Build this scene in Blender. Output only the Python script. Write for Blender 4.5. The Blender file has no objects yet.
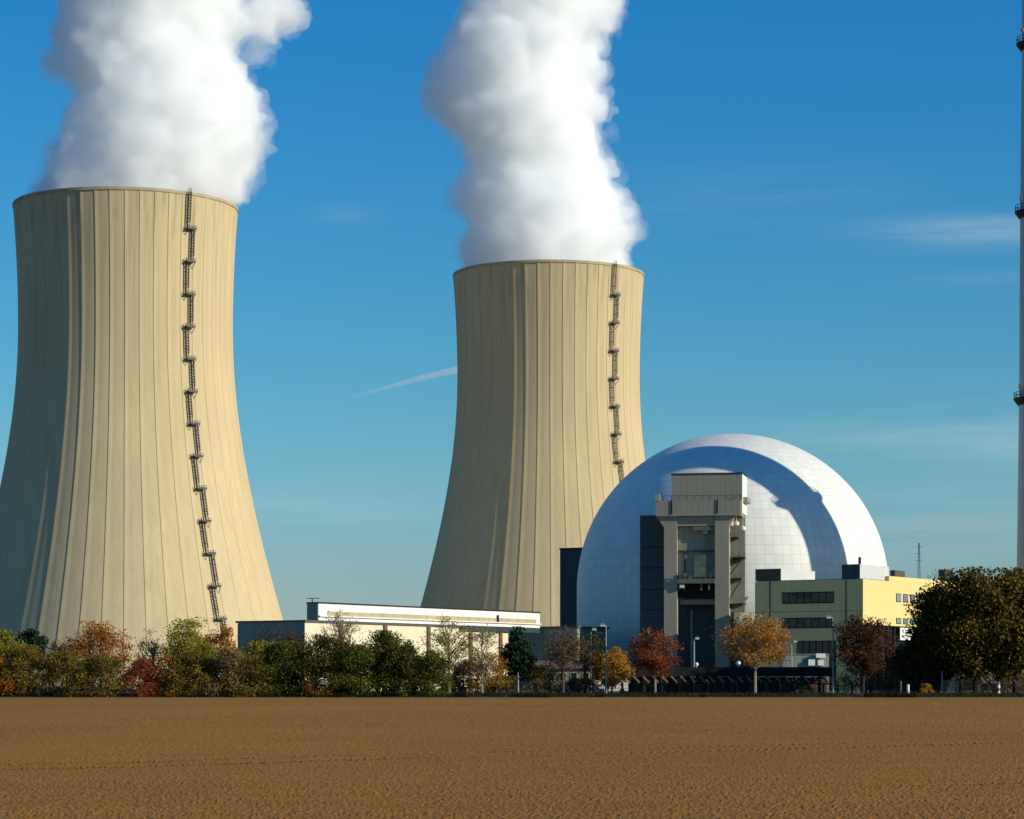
import bpy, bmesh, math, random
import numpy as np
from mathutils import Vector, Matrix

R = math.radians
random.seed(7)
rng = np.random.default_rng(7)
sc = bpy.context.scene
col = sc.collection

# ------------------------------------------------------------------ camera numbers
FP = 2600.0          # focal length in pixels
HY = 684.0           # horizon row
CH = 1.7             # eye height
def X(px, Y): return (px - 512.0) / FP * Y
def Z(py, Y): return CH + (HY - py) / FP * Y
SITE = 0.4           # site level above the field

SUN_AZ = 68.0        # from -Y towards +X
SUN_EL = 21.0

# ------------------------------------------------------------------ materials
def new_mat(name):
    m = bpy.data.materials.new(name); m.use_nodes = True
    nt = m.node_tree
    return m, nt, nt.nodes, nt.links, nt.nodes['Principled BSDF']

def N(nt, t, **kw):
    n = nt.nodes.new(t)
    for k, v in kw.items():
        if k.startswith('i_'):
            n.inputs[k[2:].replace('_', ' ')].default_value = v
        else: setattr(n, k, v)
    return n

def mix_col(nt, fac, a, b, blend='MIX'):
    n = nt.nodes.new('ShaderNodeMix'); n.data_type = 'RGBA'; n.blend_type = blend
    for sock, v in ((n.inputs[0], fac), (n.inputs[6], a), (n.inputs[7], b)):
        if hasattr(v, 'links') or hasattr(v, 'is_output'): nt.links.new(v, sock)
        elif isinstance(v, (tuple, list)): sock.default_value = (*v[:3], 1)
        else: sock.default_value = v
    return n.outputs[2]

def mth(nt, op, a, b=None, c=None):
    n = nt.nodes.new('ShaderNodeMath'); n.operation = op
    for i, v in enumerate((a, b, c)):
        if v is None: continue
        if hasattr(v, 'is_output'): nt.links.new(v, n.inputs[i])
        else: n.inputs[i].default_value = v
    return n.outputs[0]

def ramp(nt, fac, stops):
    n = nt.nodes.new('ShaderNodeValToRGB'); el = n.color_ramp.elements
    while len(el) < len(stops): el.new(0.5)
    for e, (p, c) in zip(el, stops):
        e.position = p; e.color = (*c[:3], 1) if isinstance(c, (tuple, list)) else (c, c, c, 1)
    nt.links.new(fac, n.inputs[0])
    return n.outputs[0]

def noise(nt, vec, scale, detail=4, rough=0.55):
    n = nt.nodes.new('ShaderNodeTexNoise'); n.inputs['Scale'].default_value = scale
    n.inputs['Detail'].default_value = detail; n.inputs['Roughness'].default_value = rough
    if vec is not None: nt.links.new(vec, n.inputs['Vector'])
    return n.outputs['Fac']

def mapping(nt, vec, scale=(1, 1, 1), loc=(0, 0, 0)):
    n = nt.nodes.new('ShaderNodeMapping'); n.inputs['Scale'].default_value = scale; n.inputs['Location'].default_value = loc
    nt.links.new(vec, n.inputs['Vector']); return n.outputs[0]

def plain(name, c, rough=0.6, var=0.12, scale=0.6, metal=0.0, spec=0.3, stretch=(1, 1, 1), bump=0.0):
    m, nt, nd, lk, b = new_mat(name)
    tc = nd.new('ShaderNodeTexCoord')
    v = mapping(nt, tc.outputs['Object'], stretch)
    f = noise(nt, v, scale, 5)
    lo = tuple(x * (1 - var) for x in c); hi = tuple(min(1, x * (1 + var)) for x in c)
    lk.new(ramp(nt, f, [(0.3, lo), (0.7, hi)]), b.inputs['Base Color'])
    b.inputs['Roughness'].default_value = rough; b.inputs['Metallic'].default_value = metal
    b.inputs['Specular IOR Level'].default_value = spec
    if bump:
        bp = nd.new('ShaderNodeBump'); bp.inputs['Strength'].default_value = bump; bp.inputs['Distance'].default_value = 0.05
        lk.new(f, bp.inputs['Height']); lk.new(bp.outputs[0], b.inputs['Normal'])
    return m

def clad(name, c, pitch=1.0, depth=0.10, rough=0.5, var=0.10, horiz=False, seam=0.75, spec=0.3):
    """sheet cladding: object-space seams every `pitch` metres around the building (material pattern)"""
    m, nt, nd, lk, b = new_mat(name)
    tc = nd.new('ShaderNodeTexCoord'); sep = nd.new('ShaderNodeSeparateXYZ'); lk.new(tc.outputs['Object'], sep.inputs[0])
    f = noise(nt, mapping(nt, tc.outputs['Object'], (0.5, 0.5, 0.12)), 0.5, 5)
    lo = tuple(x * (1 - var) for x in c); hi = tuple(min(1, x * (1 + var)) for x in c)
    base = ramp(nt, f, [(0.3, lo), (0.7, hi)])
    src = sep.outputs['Z'] if horiz else mth(nt, 'ADD', sep.outputs['X'], mth(nt, 'MULTIPLY', sep.outputs['Y'], 0.77))
    fr = mth(nt, 'FRACT', mth(nt, 'DIVIDE', src, pitch))
    line = mth(nt, 'LESS_THAN', fr, depth)
    dark = mix_col(nt, 1.0, base, (seam, seam, seam), 'MULTIPLY')
    lk.new(mix_col(nt, line, base, dark), b.inputs['Base Color'])
    b.inputs['Roughness'].default_value = rough; b.inputs['Specular IOR Level'].default_value = spec
    return m

def leaf_mat(name, cols, trans=0.42, clump=0.35):
    m, nt, nd, lk, b = new_mat(name)
    g = nd.new('ShaderNodeNewGeometry')
    tc = nd.new('ShaderNodeTexCoord')
    cl = noise(nt, tc.outputs['Object'], clump, 3)
    f = mth(nt, 'ADD', mth(nt, 'MULTIPLY', g.outputs['Random Per Island'], 0.55), mth(nt, 'MULTIPLY', mth(nt, 'SUBTRACT', cl, 0.28), 1.0))
    n = len(cols)
    c = ramp(nt, f, [(0.05 + 0.9 * i / (n - 1), cc) for i, cc in enumerate(cols)])
    lk.new(c, b.inputs['Base Color']); b.inputs['Roughness'].default_value = 0.75
    b.inputs['Specular IOR Level'].default_value = 0.15
    tr = nd.new('ShaderNodeBsdfTranslucent'); lk.new(c, tr.inputs['Color'])
    mx = nd.new('ShaderNodeMixShader'); mx.inputs[0].default_value = trans
    lk.new(b.outputs[0], mx.inputs[1]); lk.new(tr.outputs[0], mx.inputs[2])
    lk.new(mx.outputs[0], nd['Material Output'].inputs['Surface'])
    return m

def concrete_mat():
    m, nt, nd, lk, b = new_mat('tower_concrete')
    tc = nd.new('ShaderNodeTexCoord'); o = tc.outputs['Object']
    big = noise(nt, mapping(nt, o, (0.05, 0.05, 0.02)), 1.0, 5)
    streak = noise(nt, mapping(nt, o, (0.55, 0.55, 0.012)), 1.0, 5, 0.65)
    fine = noise(nt, o, 0.9, 5, 0.65)
    c = ramp(nt, big, [(0.3, (0.52, 0.413, 0.230)), (0.7, (0.60, 0.475, 0.266))])
    c = mix_col(nt, mth(nt, 'MULTIPLY', mth(nt, 'SUBTRACT', streak, 0.40), 1.1), c, (0.36, 0.285, 0.155))
    c = mix_col(nt, mth(nt, 'MULTIPLY', fine, 0.16), c, (0.42, 0.33, 0.20))
    sep = nd.new('ShaderNodeSeparateXYZ'); lk.new(o, sep.inputs[0])
    run = noise(nt, mapping(nt, o, (0.9, 0.9, 0.006)), 1.0, 4, 0.6)
    topm = ramp(nt, mth(nt, 'DIVIDE', sep.outputs['Z'], 150.0), [(0.55, 0.0), (1.0, 1.0)])
    c = mix_col(nt, mth(nt, 'MULTIPLY', mth(nt, 'MULTIPLY', ramp(nt, run, [(0.48, 0.0), (0.66, 1.0)]), topm), 0.45), c, (0.24, 0.19, 0.12))
    lift = mth(nt, 'LESS_THAN', mth(nt, 'FRACT', mth(nt, 'DIVIDE', sep.outputs['Z'], 1.5)), 0.09)
    c = mix_col(nt, mth(nt, 'MULTIPLY', lift, 0.03), c, (0.22, 0.18, 0.13))
    lk.new(c, b.inputs['Base Color']); b.inputs['Roughness'].default_value = 0.9
    b.inputs['Specular IOR Level'].default_value = 0.1
    return m

def dome_mat():
    m, nt, nd, lk, b = new_mat('dome_panels')
    tc = nd.new('ShaderNodeTexCoord'); o = tc.outputs['Object']
    sep = nd.new('ShaderNodeSeparateXYZ'); lk.new(o, sep.inputs[0])
    az = mth(nt, 'ARCTAN2', sep.outputs['Y'], sep.outputs['X'])
    zr = mth(nt, 'DIVIDE', mth(nt, 'MAXIMUM', mth(nt, 'SUBTRACT', sep.outputs['Z'], 21.8), -0.0), 33.05)
    el = mth(nt, 'ARCSINE', mth(nt, 'MINIMUM', zr, 1.0))
    low = mth(nt, 'LESS_THAN', sep.outputs['Z'], 21.8)
    elc = mth(nt, 'ADD', el, mth(nt, 'MULTIPLY', low, mth(nt, 'DIVIDE', mth(nt, 'SUBTRACT', sep.outputs['Z'], 21.8), 33.0)))
    fe = mth(nt, 'FRACT', mth(nt, 'MULTIPLY', elc, 33.0 / 1.95))
    # the number of panels round a course halves towards the crown
    n_az = mth(nt, 'MULTIPLY', mth(nt, 'ADD', 54.0, mth(nt, 'MULTIPLY', mth(nt, 'LESS_THAN', el, 1.05), 54.0)), 1.0 / (2 * math.pi))
    fa = mth(nt, 'FRACT', mth(nt, 'MULTIPLY', az, n_az))
    l1 = mth(nt, 'LESS_THAN', fe, 0.075); l2 = mth(nt, 'LESS_THAN', fa, 0.07)
    ln = mth(nt, 'MAXIMUM', l1, l2)
    ide = mth(nt, 'FLOOR', mth(nt, 'MULTIPLY', elc, 33.0 / 1.95)); ida = mth(nt, 'FLOOR', mth(nt, 'MULTIPLY', az, n_az))
    cmb = nd.new('ShaderNodeCombineXYZ'); lk.new(ide, cmb.inputs[0]); lk.new(ida, cmb.inputs[1])
    wn = nd.new('ShaderNodeTexWhiteNoise'); lk.new(cmb.outputs[0], wn.inputs[0])
    dirt = noise(nt, mapping(nt, o, (0.35, 0.35, 0.06)), 1.0, 5, 0.6)
    c = ramp(nt, wn.outputs['Value'], [(0, (0.69, 0.695, 0.62)), (1, (0.76, 0.76, 0.685))])
    c = mix_col(nt, mth(nt, 'MULTIPLY', mth(nt, 'SUBTRACT', dirt, 0.4), 0.7), c, (0.56, 0.57, 0.53))
    c = mix_col(nt, mth(nt, 'MULTIPLY', ln, 0.30), c, (0.30, 0.32, 0.32))
    lk.new(c, b.inputs['Base Color']); b.inputs['Roughness'].default_value = 0.55
    b.inputs['Specular IOR Level'].default_value = 0.2
    bp = nd.new('ShaderNodeBump'); bp.inputs['Strength'].default_value = 0.15; bp.inputs['Distance'].default_value = 0.05
    lk.new(mth(nt, 'SUBTRACT', 1.0, ln), bp.inputs['Height']); lk.new(bp.outputs[0], b.inputs['Normal'])
    return m

def soil_mat():
    m, nt, nd, lk, b = new_mat('tilled_soil')
    tc = nd.new('ShaderNodeTexCoord'); o = tc.outputs['Object']
    f1 = noise(nt, o, 26.0, 6, 0.75); f2 = noise(nt, mapping(nt, o, (0.03, 0.012, 1)), 1.0, 5, 0.6); f3 = noise(nt, mapping(nt, o, (0.03, 0.45, 1)), 1.0, 4)
    f4 = noise(nt, mapping(nt, o, (0.05, 0.02, 1), (3.3, 0, 0)), 1.0, 3)
    c = ramp(nt, f1, [(0.30, (0.220, 0.104, 0.025)), (0.52, (0.340, 0.162, 0.036)), (0.74, (0.450, 0.236, 0.070))])
    c = mix_col(nt, mth(nt, 'MULTIPLY', ramp(nt, f2, [(0.35, 0.0), (0.7, 1.0)]), 0.45), c, (0.225, 0.098, 0.013))
    c = mix_col(nt, mth(nt, 'MULTIPLY', ramp(nt, f3, [(0.45, 0.0), (0.75, 1.0)]), 0.3), c, (0.45, 0.225, 0.045))
    c = mix_col(nt, mth(nt, 'MULTIPLY', ramp(nt, f4, [(0.42, 0.0), (0.62, 1.0)]), 0.35), c, (0.235, 0.108, 0.024))
    at = nd.new('ShaderNodeAttribute'); at.attribute_name = 'track'
    c = mix_col(nt, mth(nt, 'MULTIPLY', at.outputs['Fac'], 0.75), c, (0.10, 0.045, 0.010))
    lk.new(c, b.inputs['Base Color']); b.inputs['Roughness'].default_value = 0.95; b.inputs['Specular IOR Level'].default_value = 0.05
    bp = nd.new('ShaderNodeBump'); bp.inputs['Strength'].default_value = 0.45; bp.inputs['Distance'].default_value = 0.02
    lk.new(noise(nt, o, 38.0, 5, 0.7), bp.inputs['Height']); lk.new(bp.outputs[0], b.inputs['Normal'])
    return m

def steam_mat(name, dens):
    m, nt, nd, lk, b = new_mat(name)
    nd.remove(b)
    v = nd.new('ShaderNodeVolumePrincipled'); v.inputs['Color'].default_value = (0.992, 0.9955, 0.993, 1)
    v.inputs['Anisotropy'].default_value = 0.0; v.inputs['Density'].default_value = dens
    lk.new(v.outputs[0], nd['Material Output'].inputs['Volume'])
    return m

M = {
    'concrete': concrete_mat(),
    'dome': dome_mat(),
    'soil': soil_mat(),
    'rim': plain('weathered_rim_concrete', (0.38, 0.32, 0.20), 0.9, 0.15, 0.4),
    'steel': plain('galvanised_steel', (0.055, 0.058, 0.06), 0.5, 0.2, 1.0, 0.3),
    'stack': plain('stack_concrete', (0.40, 0.41, 0.40), 0.85, 0.12, 0.25, stretch=(1, 1, 0.1)),
    'dark_steel': plain('dark_painted_steel', (0.022, 0.022, 0.022), 0.7, 0.25, 1.0, spec=0.1),
    'navy': clad('navy_cladding', (0.034, 0.058, 0.058), 1.2, 0.08, 0.5, seam=0.6),
    'navy_h': clad('navy_panel_wall', (0.058, 0.078, 0.070), 2.4, 0.05, 0.5, horiz=True, seam=0.7),
    'teal': clad('teal_cladding', (0.21, 0.245, 0.19), 1.5, 0.07, 0.5, seam=0.8),
    'cream': clad('cream_cladding', (0.66, 0.60, 0.40), 6.0, 0.02, 0.6, 0.06, seam=0.8),
    'white': plain('white_painted_metal', (0.74, 0.74, 0.68), 0.45, 0.06, 0.5),
    'tan': clad('tan_louvre_strip', (0.42, 0.35, 0.20), 4.2, 0.04, 0.6, 0.12, seam=0.5),
    'brick': plain('red_brown_brickwork', (0.14, 0.078, 0.052), 0.85, 0.2, 1.5),
    'yellow': clad('yellow_render', (0.73, 0.555, 0.22), 3.1, 0.025, 0.7, 0.05, seam=0.9),
    'glass': plain('dark_window_glass', (0.012, 0.014, 0.016), 0.10, 0.3, 0.4, spec=0.5),
    'skyglass': plain('mirroring_window_glass', (0.45, 0.52, 0.55), 0.08, 0.15, 0.6, metal=0.7),
    'rooflight': plain('light_grey_roof_housing', (0.52, 0.53, 0.50), 0.6, 0.06, 0.6),
    'roofbrown': plain('brown_housing_shade_and_fittings', (0.085, 0.065, 0.05), 0.7, 0.15, 0.6),
    'roofing': plain('grey_roof_felt', (0.10, 0.10, 0.10), 0.9, 0.2, 0.5),
    'portal': clad('portal_concrete', (0.31, 0.285, 0.205), 3.0, 0.03, 0.8, 0.1, horiz=True, seam=0.85),
    'portal_clad': clad('grey_green_cladding', (0.29, 0.272, 0.195), 0.9, 0.10, 0.6, 0.08, seam=0.78),
    'green': plain('green_grey_machinery', (0.12, 0.145, 0.10), 0.6, 0.3, 0.8),
    'bark': plain('grey_brown_bark', (0.095, 0.070, 0.048), 0.9, 0.3, 2.0, bump=0.6),
    'palebark': plain('pale_bark', (0.26, 0.21, 0.13), 0.9, 0.25, 2.0, bump=0.5),
    'darkbark': plain('dark_bark', (0.035, 0.027, 0.02), 0.95, 0.3, 2.0, bump=0.6),
    'grass': leaf_mat('shade_toned_grass_blades', [(0.008, 0.010, 0.002), (0.020, 0.023, 0.004), (0.060, 0.048, 0.012)]),  # blades kept near black: the strip's shade is put into their colour
    'verge': plain('shade_toned_verge_earth', (0.016, 0.014, 0.006), 0.95, 0.35, 1.2),  # earth colour darkened to carry the shade along the verge
    'yard': plain('yard_ground', (0.13, 0.105, 0.075), 0.95, 0.25, 0.25),
    'shedwall': plain('brown_shed_boards', (0.13, 0.075, 0.05), 0.85, 0.25, 1.6),
    'brace': plain('brown_timber_brace', (0.30, 0.17, 0.11), 0.8, 0.2, 2.0),
    'post': plain('pale_galvanised_post', (0.27, 0.30, 0.29), 0.5, 0.1, 2.0, 0.2),
    'fence': plain('fence_dark_green_steel', (0.022, 0.025, 0.022), 0.6, 0.2, 2.0),
    'lamp_glass': plain('frosted_lamp_cover', (0.78, 0.74, 0.60), 0.3, 0.05, 2.0),
    'render': plain('pale_rendered_wall', (0.20, 0.155, 0.115), 0.85, 0.12, 0.8),
    'rooftile': plain('brown_roof_sheet', (0.14, 0.085, 0.065), 0.8, 0.2, 1.0),
    'rubber': plain('tyre_rubber', (0.02, 0.02, 0.02), 0.9, 0.1, 3.0),
    'carwhite': plain('white_vehicle_paint', (0.78, 0.77, 0.70), 0.25, 0.03, 0.5, spec=0.5),
    'carblue': plain('blue_grey_vehicle_paint', (0.12, 0.17, 0.22), 0.25, 0.05, 0.5, spec=0.5),
    'red': plain('red_paint', (0.36, 0.07, 0.045), 0.5, 0.1, 2.0),
    'steam': steam_mat('water_vapour', 0.10),
    'leaf_orange': leaf_mat('orange_autumn_leaves', [(0.117, 0.036, 0.005), (0.441, 0.158, 0.017), (0.651, 0.273, 0.023)]),
    'leaf_gold': leaf_mat('golden_autumn_leaves', [(0.198, 0.090, 0.014), (0.506, 0.264, 0.031), (0.638, 0.374, 0.050)]),
    'leaf_amber': leaf_mat('amber_autumn_leaves', [(0.135, 0.045, 0.009), (0.462, 0.204, 0.022), (0.638, 0.319, 0.033)]),
    'leaf_deep': leaf_mat('deep_olive_brown_leaves', [(0.016, 0.013, 0.003), (0.060, 0.045, 0.006), (0.29, 0.19, 0.016)], trans=0.15, clump=0.22),
    'leaf_red': leaf_mat('red_autumn_leaves', [(0.090, 0.020, 0.011), (0.312, 0.078, 0.022), (0.456, 0.138, 0.026)]),
    'leaf_brown': leaf_mat('brown_autumn_leaves', [(0.050, 0.033, 0.007), (0.20, 0.145, 0.022), (0.40, 0.27, 0.036)]),
    'leaf_darkred': leaf_mat('dark_red_brown_leaves', [(0.032, 0.013, 0.008), (0.098, 0.039, 0.017), (0.184, 0.071, 0.023)]),
    'leaf_olive': leaf_mat('dark_olive_leaves', [(0.014, 0.016, 0.004), (0.055, 0.053, 0.009), (0.187, 0.149, 0.015)], trans=0.15),
    'leaf_yellow': leaf_mat('yellow_green_leaves', [(0.144, 0.122, 0.018), (0.384, 0.312, 0.048), (0.504, 0.408, 0.066)]),
    'leaf_green': leaf_mat('dark_green_leaves', [(0.016, 0.025, 0.005), (0.088, 0.101, 0.014), (0.311, 0.270, 0.027)]),
    'leaf_lime': leaf_mat('light_green_leaves', [(0.077, 0.077, 0.009), (0.264, 0.246, 0.024), (0.432, 0.372, 0.042)]),
    'leaf_pine': leaf_mat('pine_needles', [(0.006, 0.020, 0.008), (0.014, 0.038, 0.014), (0.028, 0.055, 0.018)], trans=0.1),
    'leaf_tan': leaf_mat('sparse_tan_leaves', [(0.117, 0.077, 0.032), (0.287, 0.196, 0.069), (0.391, 0.287, 0.103)]),
    'leaf_plum': leaf_mat('dull_plum_leaves', [(0.059, 0.031, 0.016), (0.189, 0.108, 0.046), (0.297, 0.182, 0.061)]),
    'leaf_bigolive': leaf_mat('olive_brown_leaves', [(0.016, 0.012, 0.003), (0.095, 0.068, 0.008), (0.392, 0.257, 0.024)], trans=0.12, clump=0.22),
}

# ------------------------------------------------------------------ mesh builder
class MB:
    def __init__(s): s.v = []; s.f = []
    def add(s, vs, fs):
        o = len(s.v); s.v += [tuple(p) for p in vs]; s.f += [tuple(i + o for i in f) for f in fs]
    def hexa(s, p):      # 8 points: bottom ring 0-3, top ring 4-7
        s.add(p, [(3, 2, 1, 0), (4, 5, 6, 7), (0, 1, 5, 4), (1, 2, 6, 5), (2, 3, 7, 6), (3, 0, 4, 7)])
    def box(s, x0, x1, y0, y1, z0, z1):
        s.hexa([(x0, y0, z0), (x1, y0, z0), (x1, y1, z0), (x0, y1, z0), (x0, y0, z1), (x1, y0, z1), (x1, y1, z1), (x0, y1, z1)])
    def bar(s, a, b, w, h=None):
        a = Vector(a); b = Vector(b); h = h or w; d = (b - a)
        if d.length < 1e-6: return
        d.normalize(); up = Vector((0, 0, 1)) if abs(d.z) < 0.95 else Vector((1, 0, 0))
        r = d.cross(up).normalized() * w / 2; u = r.cross(d).normalized() * h / 2
        s.hexa([a - r - u, a + r - u, b + r - u, b - r - u, a - r + u, a + r + u, b + r + u, b - r + u])
    def tube(s, pts, rad, n=6):
        pts = [Vector(p) for p in pts]; o = len(s.v); k = len(pts)
        for i, p in enumerate(pts):
            d = (pts[min(i + 1, k - 1)] - pts[max(i - 1, 0)]).normalized()
            up = Vector((0, 0, 1)) if abs(d.z) < 0.9 else Vector((1, 0, 0))
            r = d.cross(up).normalized(); u = d.cross(r)
            for j in range(n):
                a = 2 * math.pi * j / n
                s.v.append(tuple(p + (r * math.cos(a) + u * math.sin(a)) * rad[i]))
        for i in range(k - 1):
            for j in range(n):
                j2 = (j + 1) % n
                s.f.append((o + i * n + j, o + i * n + j2, o + (i + 1) * n + j2, o + (i + 1) * n + j))
        s.f.append(tuple(o + j for j in range(n))[::-1]); s.f.append(tuple(o + (k - 1) * n + j for j in range(n)))
    def lathe(s, prof, n=48, c=(0, 0), a0=0, cap=True):
        o = len(s.v); k = len(prof)
        for r, z in prof:
            for j in range(n):
                a = a0 + 2 * math.pi * j / n
                s.v.append((c[0] + r * math.cos(a), c[1] + r * math.sin(a), z))
        for i in range(k - 1):
            for j in range(n):
                j2 = (j + 1) % n
                s.f.append((o + i * n + j, o + i * n + j2, o + (i + 1) * n + j2, o + (i + 1) * n + j))
        if cap:
            s.f.append(tuple(o + j for j in range(n))[::-1]); s.f.append(tuple(o + (k - 1) * n + j for j in range(n)))
    def prism(s, poly, off):   # poly: coplanar 3-D points, off: extrusion vector
        n = len(poly); a = [Vector(p) for p in poly]; b = [p + Vector(off) for p in a]
        s.add(a + b, [tuple(range(n))[::-1], tuple(range(n, 2 * n))] + [(i, (i + 1) % n, n + (i + 1) % n, n + i) for i in range(n)])
    def build(s, name, mat, parent=None, loc=None, smooth=False):
        base = Vector(parent['_loc']) if parent is not None else Vector(loc or (0, 0, 0))
        me = bpy.data.meshes.new(name)
        me.from_pydata([(p[0] - base.x, p[1] - base.y, p[2] - base.z) for p in s.v], [], s.f)
        me.materials.append(M[mat] if isinstance(mat, str) else mat)
        if smooth: me.polygons.foreach_set('use_smooth', [True] * len(me.polygons))
        me.validate(); me.update()
        ob = bpy.data.objects.new(name, me); col.objects.link(ob)
        ob['_loc'] = tuple(base)
        if parent is not None: ob.parent = parent
        else: ob.location = base
        return ob

def tag(o, label=None, cat=None, group=None, kind=None):
    if label: o['label'] = label
    if cat: o['category'] = cat
    if group: o['group'] = group
    if kind: o['kind'] = kind
    return o
def thing(name, loc, label, cat, group=None):
    o = bpy.data.objects.new(name, None); col.objects.link(o); o.location = loc; o.empty_display_size = 0.5
    o['_loc'] = tuple(loc); return tag(o, label, cat, group)
def copy_tree(o, parent=None):
    c = o.copy(); col.objects.link(c)
    if parent is not None: c.parent = parent
    for ch in list(o.children): copy_tree(ch, c)
    return c

class Frame:
    """vertical facade frame: az = direction its outward normal points, from -Y towards +X"""
    def __init__(s, px, Y, az):
        s.o = Vector((X(px, Y), Y, 0)); a = R(az)
        s.r = Vector((math.cos(a), math.sin(a), 0)); s.i = Vector((-math.sin(a), math.cos(a), 0)); s.az = az
    def p(s, u, d, z): return s.o + s.r * u + s.i * d + Vector((0, 0, z))
    def u(s, px, d=0.0):
        t = (px - 512) / FP; b = s.o + s.i * d
        return (t * b.y - b.x) / (s.r.x - t * s.r.y)
    def z(s, py, u=0.0, d=0.0): return Z(py, s.p(u, d, 0).y)
    def box(s, mb, u0, u1, d0, d1, z0, z1):
        mb.hexa([s.p(u0, d0, z0), s.p(u1, d0, z0), s.p(u1, d1, z0), s.p(u0, d1, z0), s.p(u0, d0, z1), s.p(u1, d0, z1), s.p(u1, d1, z1), s.p(u0, d1, z1)])
    def obj(s, name, mat, parent, *bs):
        mb = MB()
        for b in bs: s.box(mb, *b)
        return mb.build(name, mat, parent)

# ------------------------------------------------------------------ ground
def value_noise(x, y, wl, seed):
    xi = x / wl; yi = y / wl
    x0 = np.floor(xi).astype(np.int64); y0 = np.floor(yi).astype(np.int64)
    fx = xi - x0; fy = yi - y0; fx = fx * fx * (3 - 2 * fx); fy = fy * fy * (3 - 2 * fy)
    def h(a, b):
        n = (a * 374761393 + b * 668265263 + seed * 974711) & 0xFFFFFFFF
        n = ((n ^ (n >> 13)) * 1274126177) & 0xFFFFFFFF
        return ((n ^ (n >> 16)) & 0xFFFF) / 65535.0
    a = h(x0, y0); b = h(x0 + 1, y0); c = h(x0, y0 + 1); d = h(x0 + 1, y0 + 1)
    return (a * (1 - fx) + b * fx) * (1 - fy) + (c * (1 - fx) + d * fx) * fy

def mesh_grid(name, xs, ys, zs, mat, smooth=True):
    nr, nc = xs.shape
    me = bpy.data.meshes.new(name)
    co = np.stack([xs, ys, zs], -1).reshape(-1, 3).astype(np.float32)
    idx = np.arange(nr * nc).reshape(nr, nc)
    q = np.stack([idx[:-1, :-1], idx[:-1, 1:], idx[1:, 1:], idx[1:, :-1]], -1).reshape(-1, 4)
    me.vertices.add(len(co)); me.vertices.foreach_set('co', co.ravel())
    me.loops.add(q.size); me.loops.foreach_set('vertex_index', q.ravel().astype(np.int32))
    me.polygons.add(len(q)); me.polygons.foreach_set('loop_start', np.arange(0, q.size, 4, dtype=np.int32))
    me.polygons.foreach_set('loop_total', np.full(len(q), 4, dtype=np.int32))
    me.polygons.foreach_set('use_smooth', np.full(len(q), smooth))
    me.materials.append(mat); me.update(calc_edges=True)
    ob = bpy.data.objects.new(name, me); col.objects.link(ob); return ob

ncol, nrow = 1300, 1000
sl = np.linspace(-0.26, 0.26, ncol)[None, :]; yy = np.geomspace(25.0, 329.5, nrow)[:, None]
fx = sl * yy; fy = np.repeat(yy, ncol, 1)
hz = np.zeros_like(fx)
for wl, amp, sd in ((0.022, 0.015, 1), (0.036, 0.016, 2), (0.085, 0.006, 3), (0.11, 0.030, 7), (0.30, 0.030, 6), (1.1, 0.02, 4), (4.5, 0.05, 5)):
    n = value_noise(fx, fy, wl, sd)
    if wl < 0.4: n = np.clip((n - 0.42) / 0.58, 0, 1) ** 1.3
    if sd == 7: amp = amp * np.clip((fy - 55) / 50, 0, 1)
    if sd == 6: amp = 0.004 + amp * np.clip((fy - 110) / 90, 0, 1)
    hz += amp * (n - 0.4)
trk = np.zeros_like(fx)
def track(x0, y0, x1, y1, w, depth):
    dx, dy = x1 - x0, y1 - y0; L = math.hypot(dx, dy); dx /= L; dy /= L
    along = (fx - x0) * dx + (fy - y0) * dy; off = np.abs(-(fx - x0) * dy + (fy - y0) * dx) + 0.05 * value_noise(fx, fy, 1.5, 9)
    m = np.clip(1.3 - off / w, 0, 1)
    lug = 0.5 + 0.5 * np.sign(np.sin(along * 2 * math.pi / 0.42))
    global trk
    trk = np.maximum(trk, m * lug * np.clip((fx - x0) / 3 + (1 if x0 < 0 else 0), 0, 1))
    return m * depth * lug
def pt(px, py):
    Y = CH * FP / (py - HY); return X(px, Y), Y
for (a, b, c, d, w, dp) in ((0, 769, 1024, 742, 0.42, 0.10), (0, 764, 1024, 738.5, 0.30, 0.07), (0, 721, 1024, 711, 0.7, 0.12), (0, 719, 1024, 709.5, 0.6, 0.12), (840, 788, 1100, 778, 0.22, 0.07)):
    p0 = pt(a, b); p1 = pt(c, d)
    if a == 840:
        hz -= track(*p0, *p1, w, dp) * np.clip((fx - p0[0]) / 2, 0, 1)
    else: hz -= track(*p0, *p1, w, dp)
hz *= np.clip((329.5 - fy) / 1.5, 0, 1) * 1.0
fld = tag(mesh_grid('field', fx, fy, hz, M['soil']), kind='structure')
at_ = fld.data.attributes.new('track', 'FLOAT', 'POINT'); at_.data.foreach_set('value', trk.astype(np.float32).ravel())

mb = MB(); mb.add([(-9000, -600, -0.35), (9000, -600, -0.35), (9000, 9000, -0.35), (-9000, 9000, -0.35)], [(0, 1, 2, 3)])
tag(mb.build('ground', 'soil'), kind='structure')
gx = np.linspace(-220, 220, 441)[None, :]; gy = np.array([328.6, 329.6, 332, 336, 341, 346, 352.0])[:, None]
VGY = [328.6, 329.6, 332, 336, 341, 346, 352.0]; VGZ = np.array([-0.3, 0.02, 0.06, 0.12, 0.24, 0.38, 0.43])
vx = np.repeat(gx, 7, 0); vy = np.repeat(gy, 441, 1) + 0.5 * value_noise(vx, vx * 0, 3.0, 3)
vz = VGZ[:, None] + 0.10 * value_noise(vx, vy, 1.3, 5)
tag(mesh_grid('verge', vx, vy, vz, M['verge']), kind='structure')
mb = MB(); mb.add([(-900, 348, SITE), (900, 348, SITE), (900, 1500, SITE), (-900, 1500, SITE)], [(0, 1, 2, 3)])
tag(mb.build('site_ground', 'yard'), kind='structure')
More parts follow.
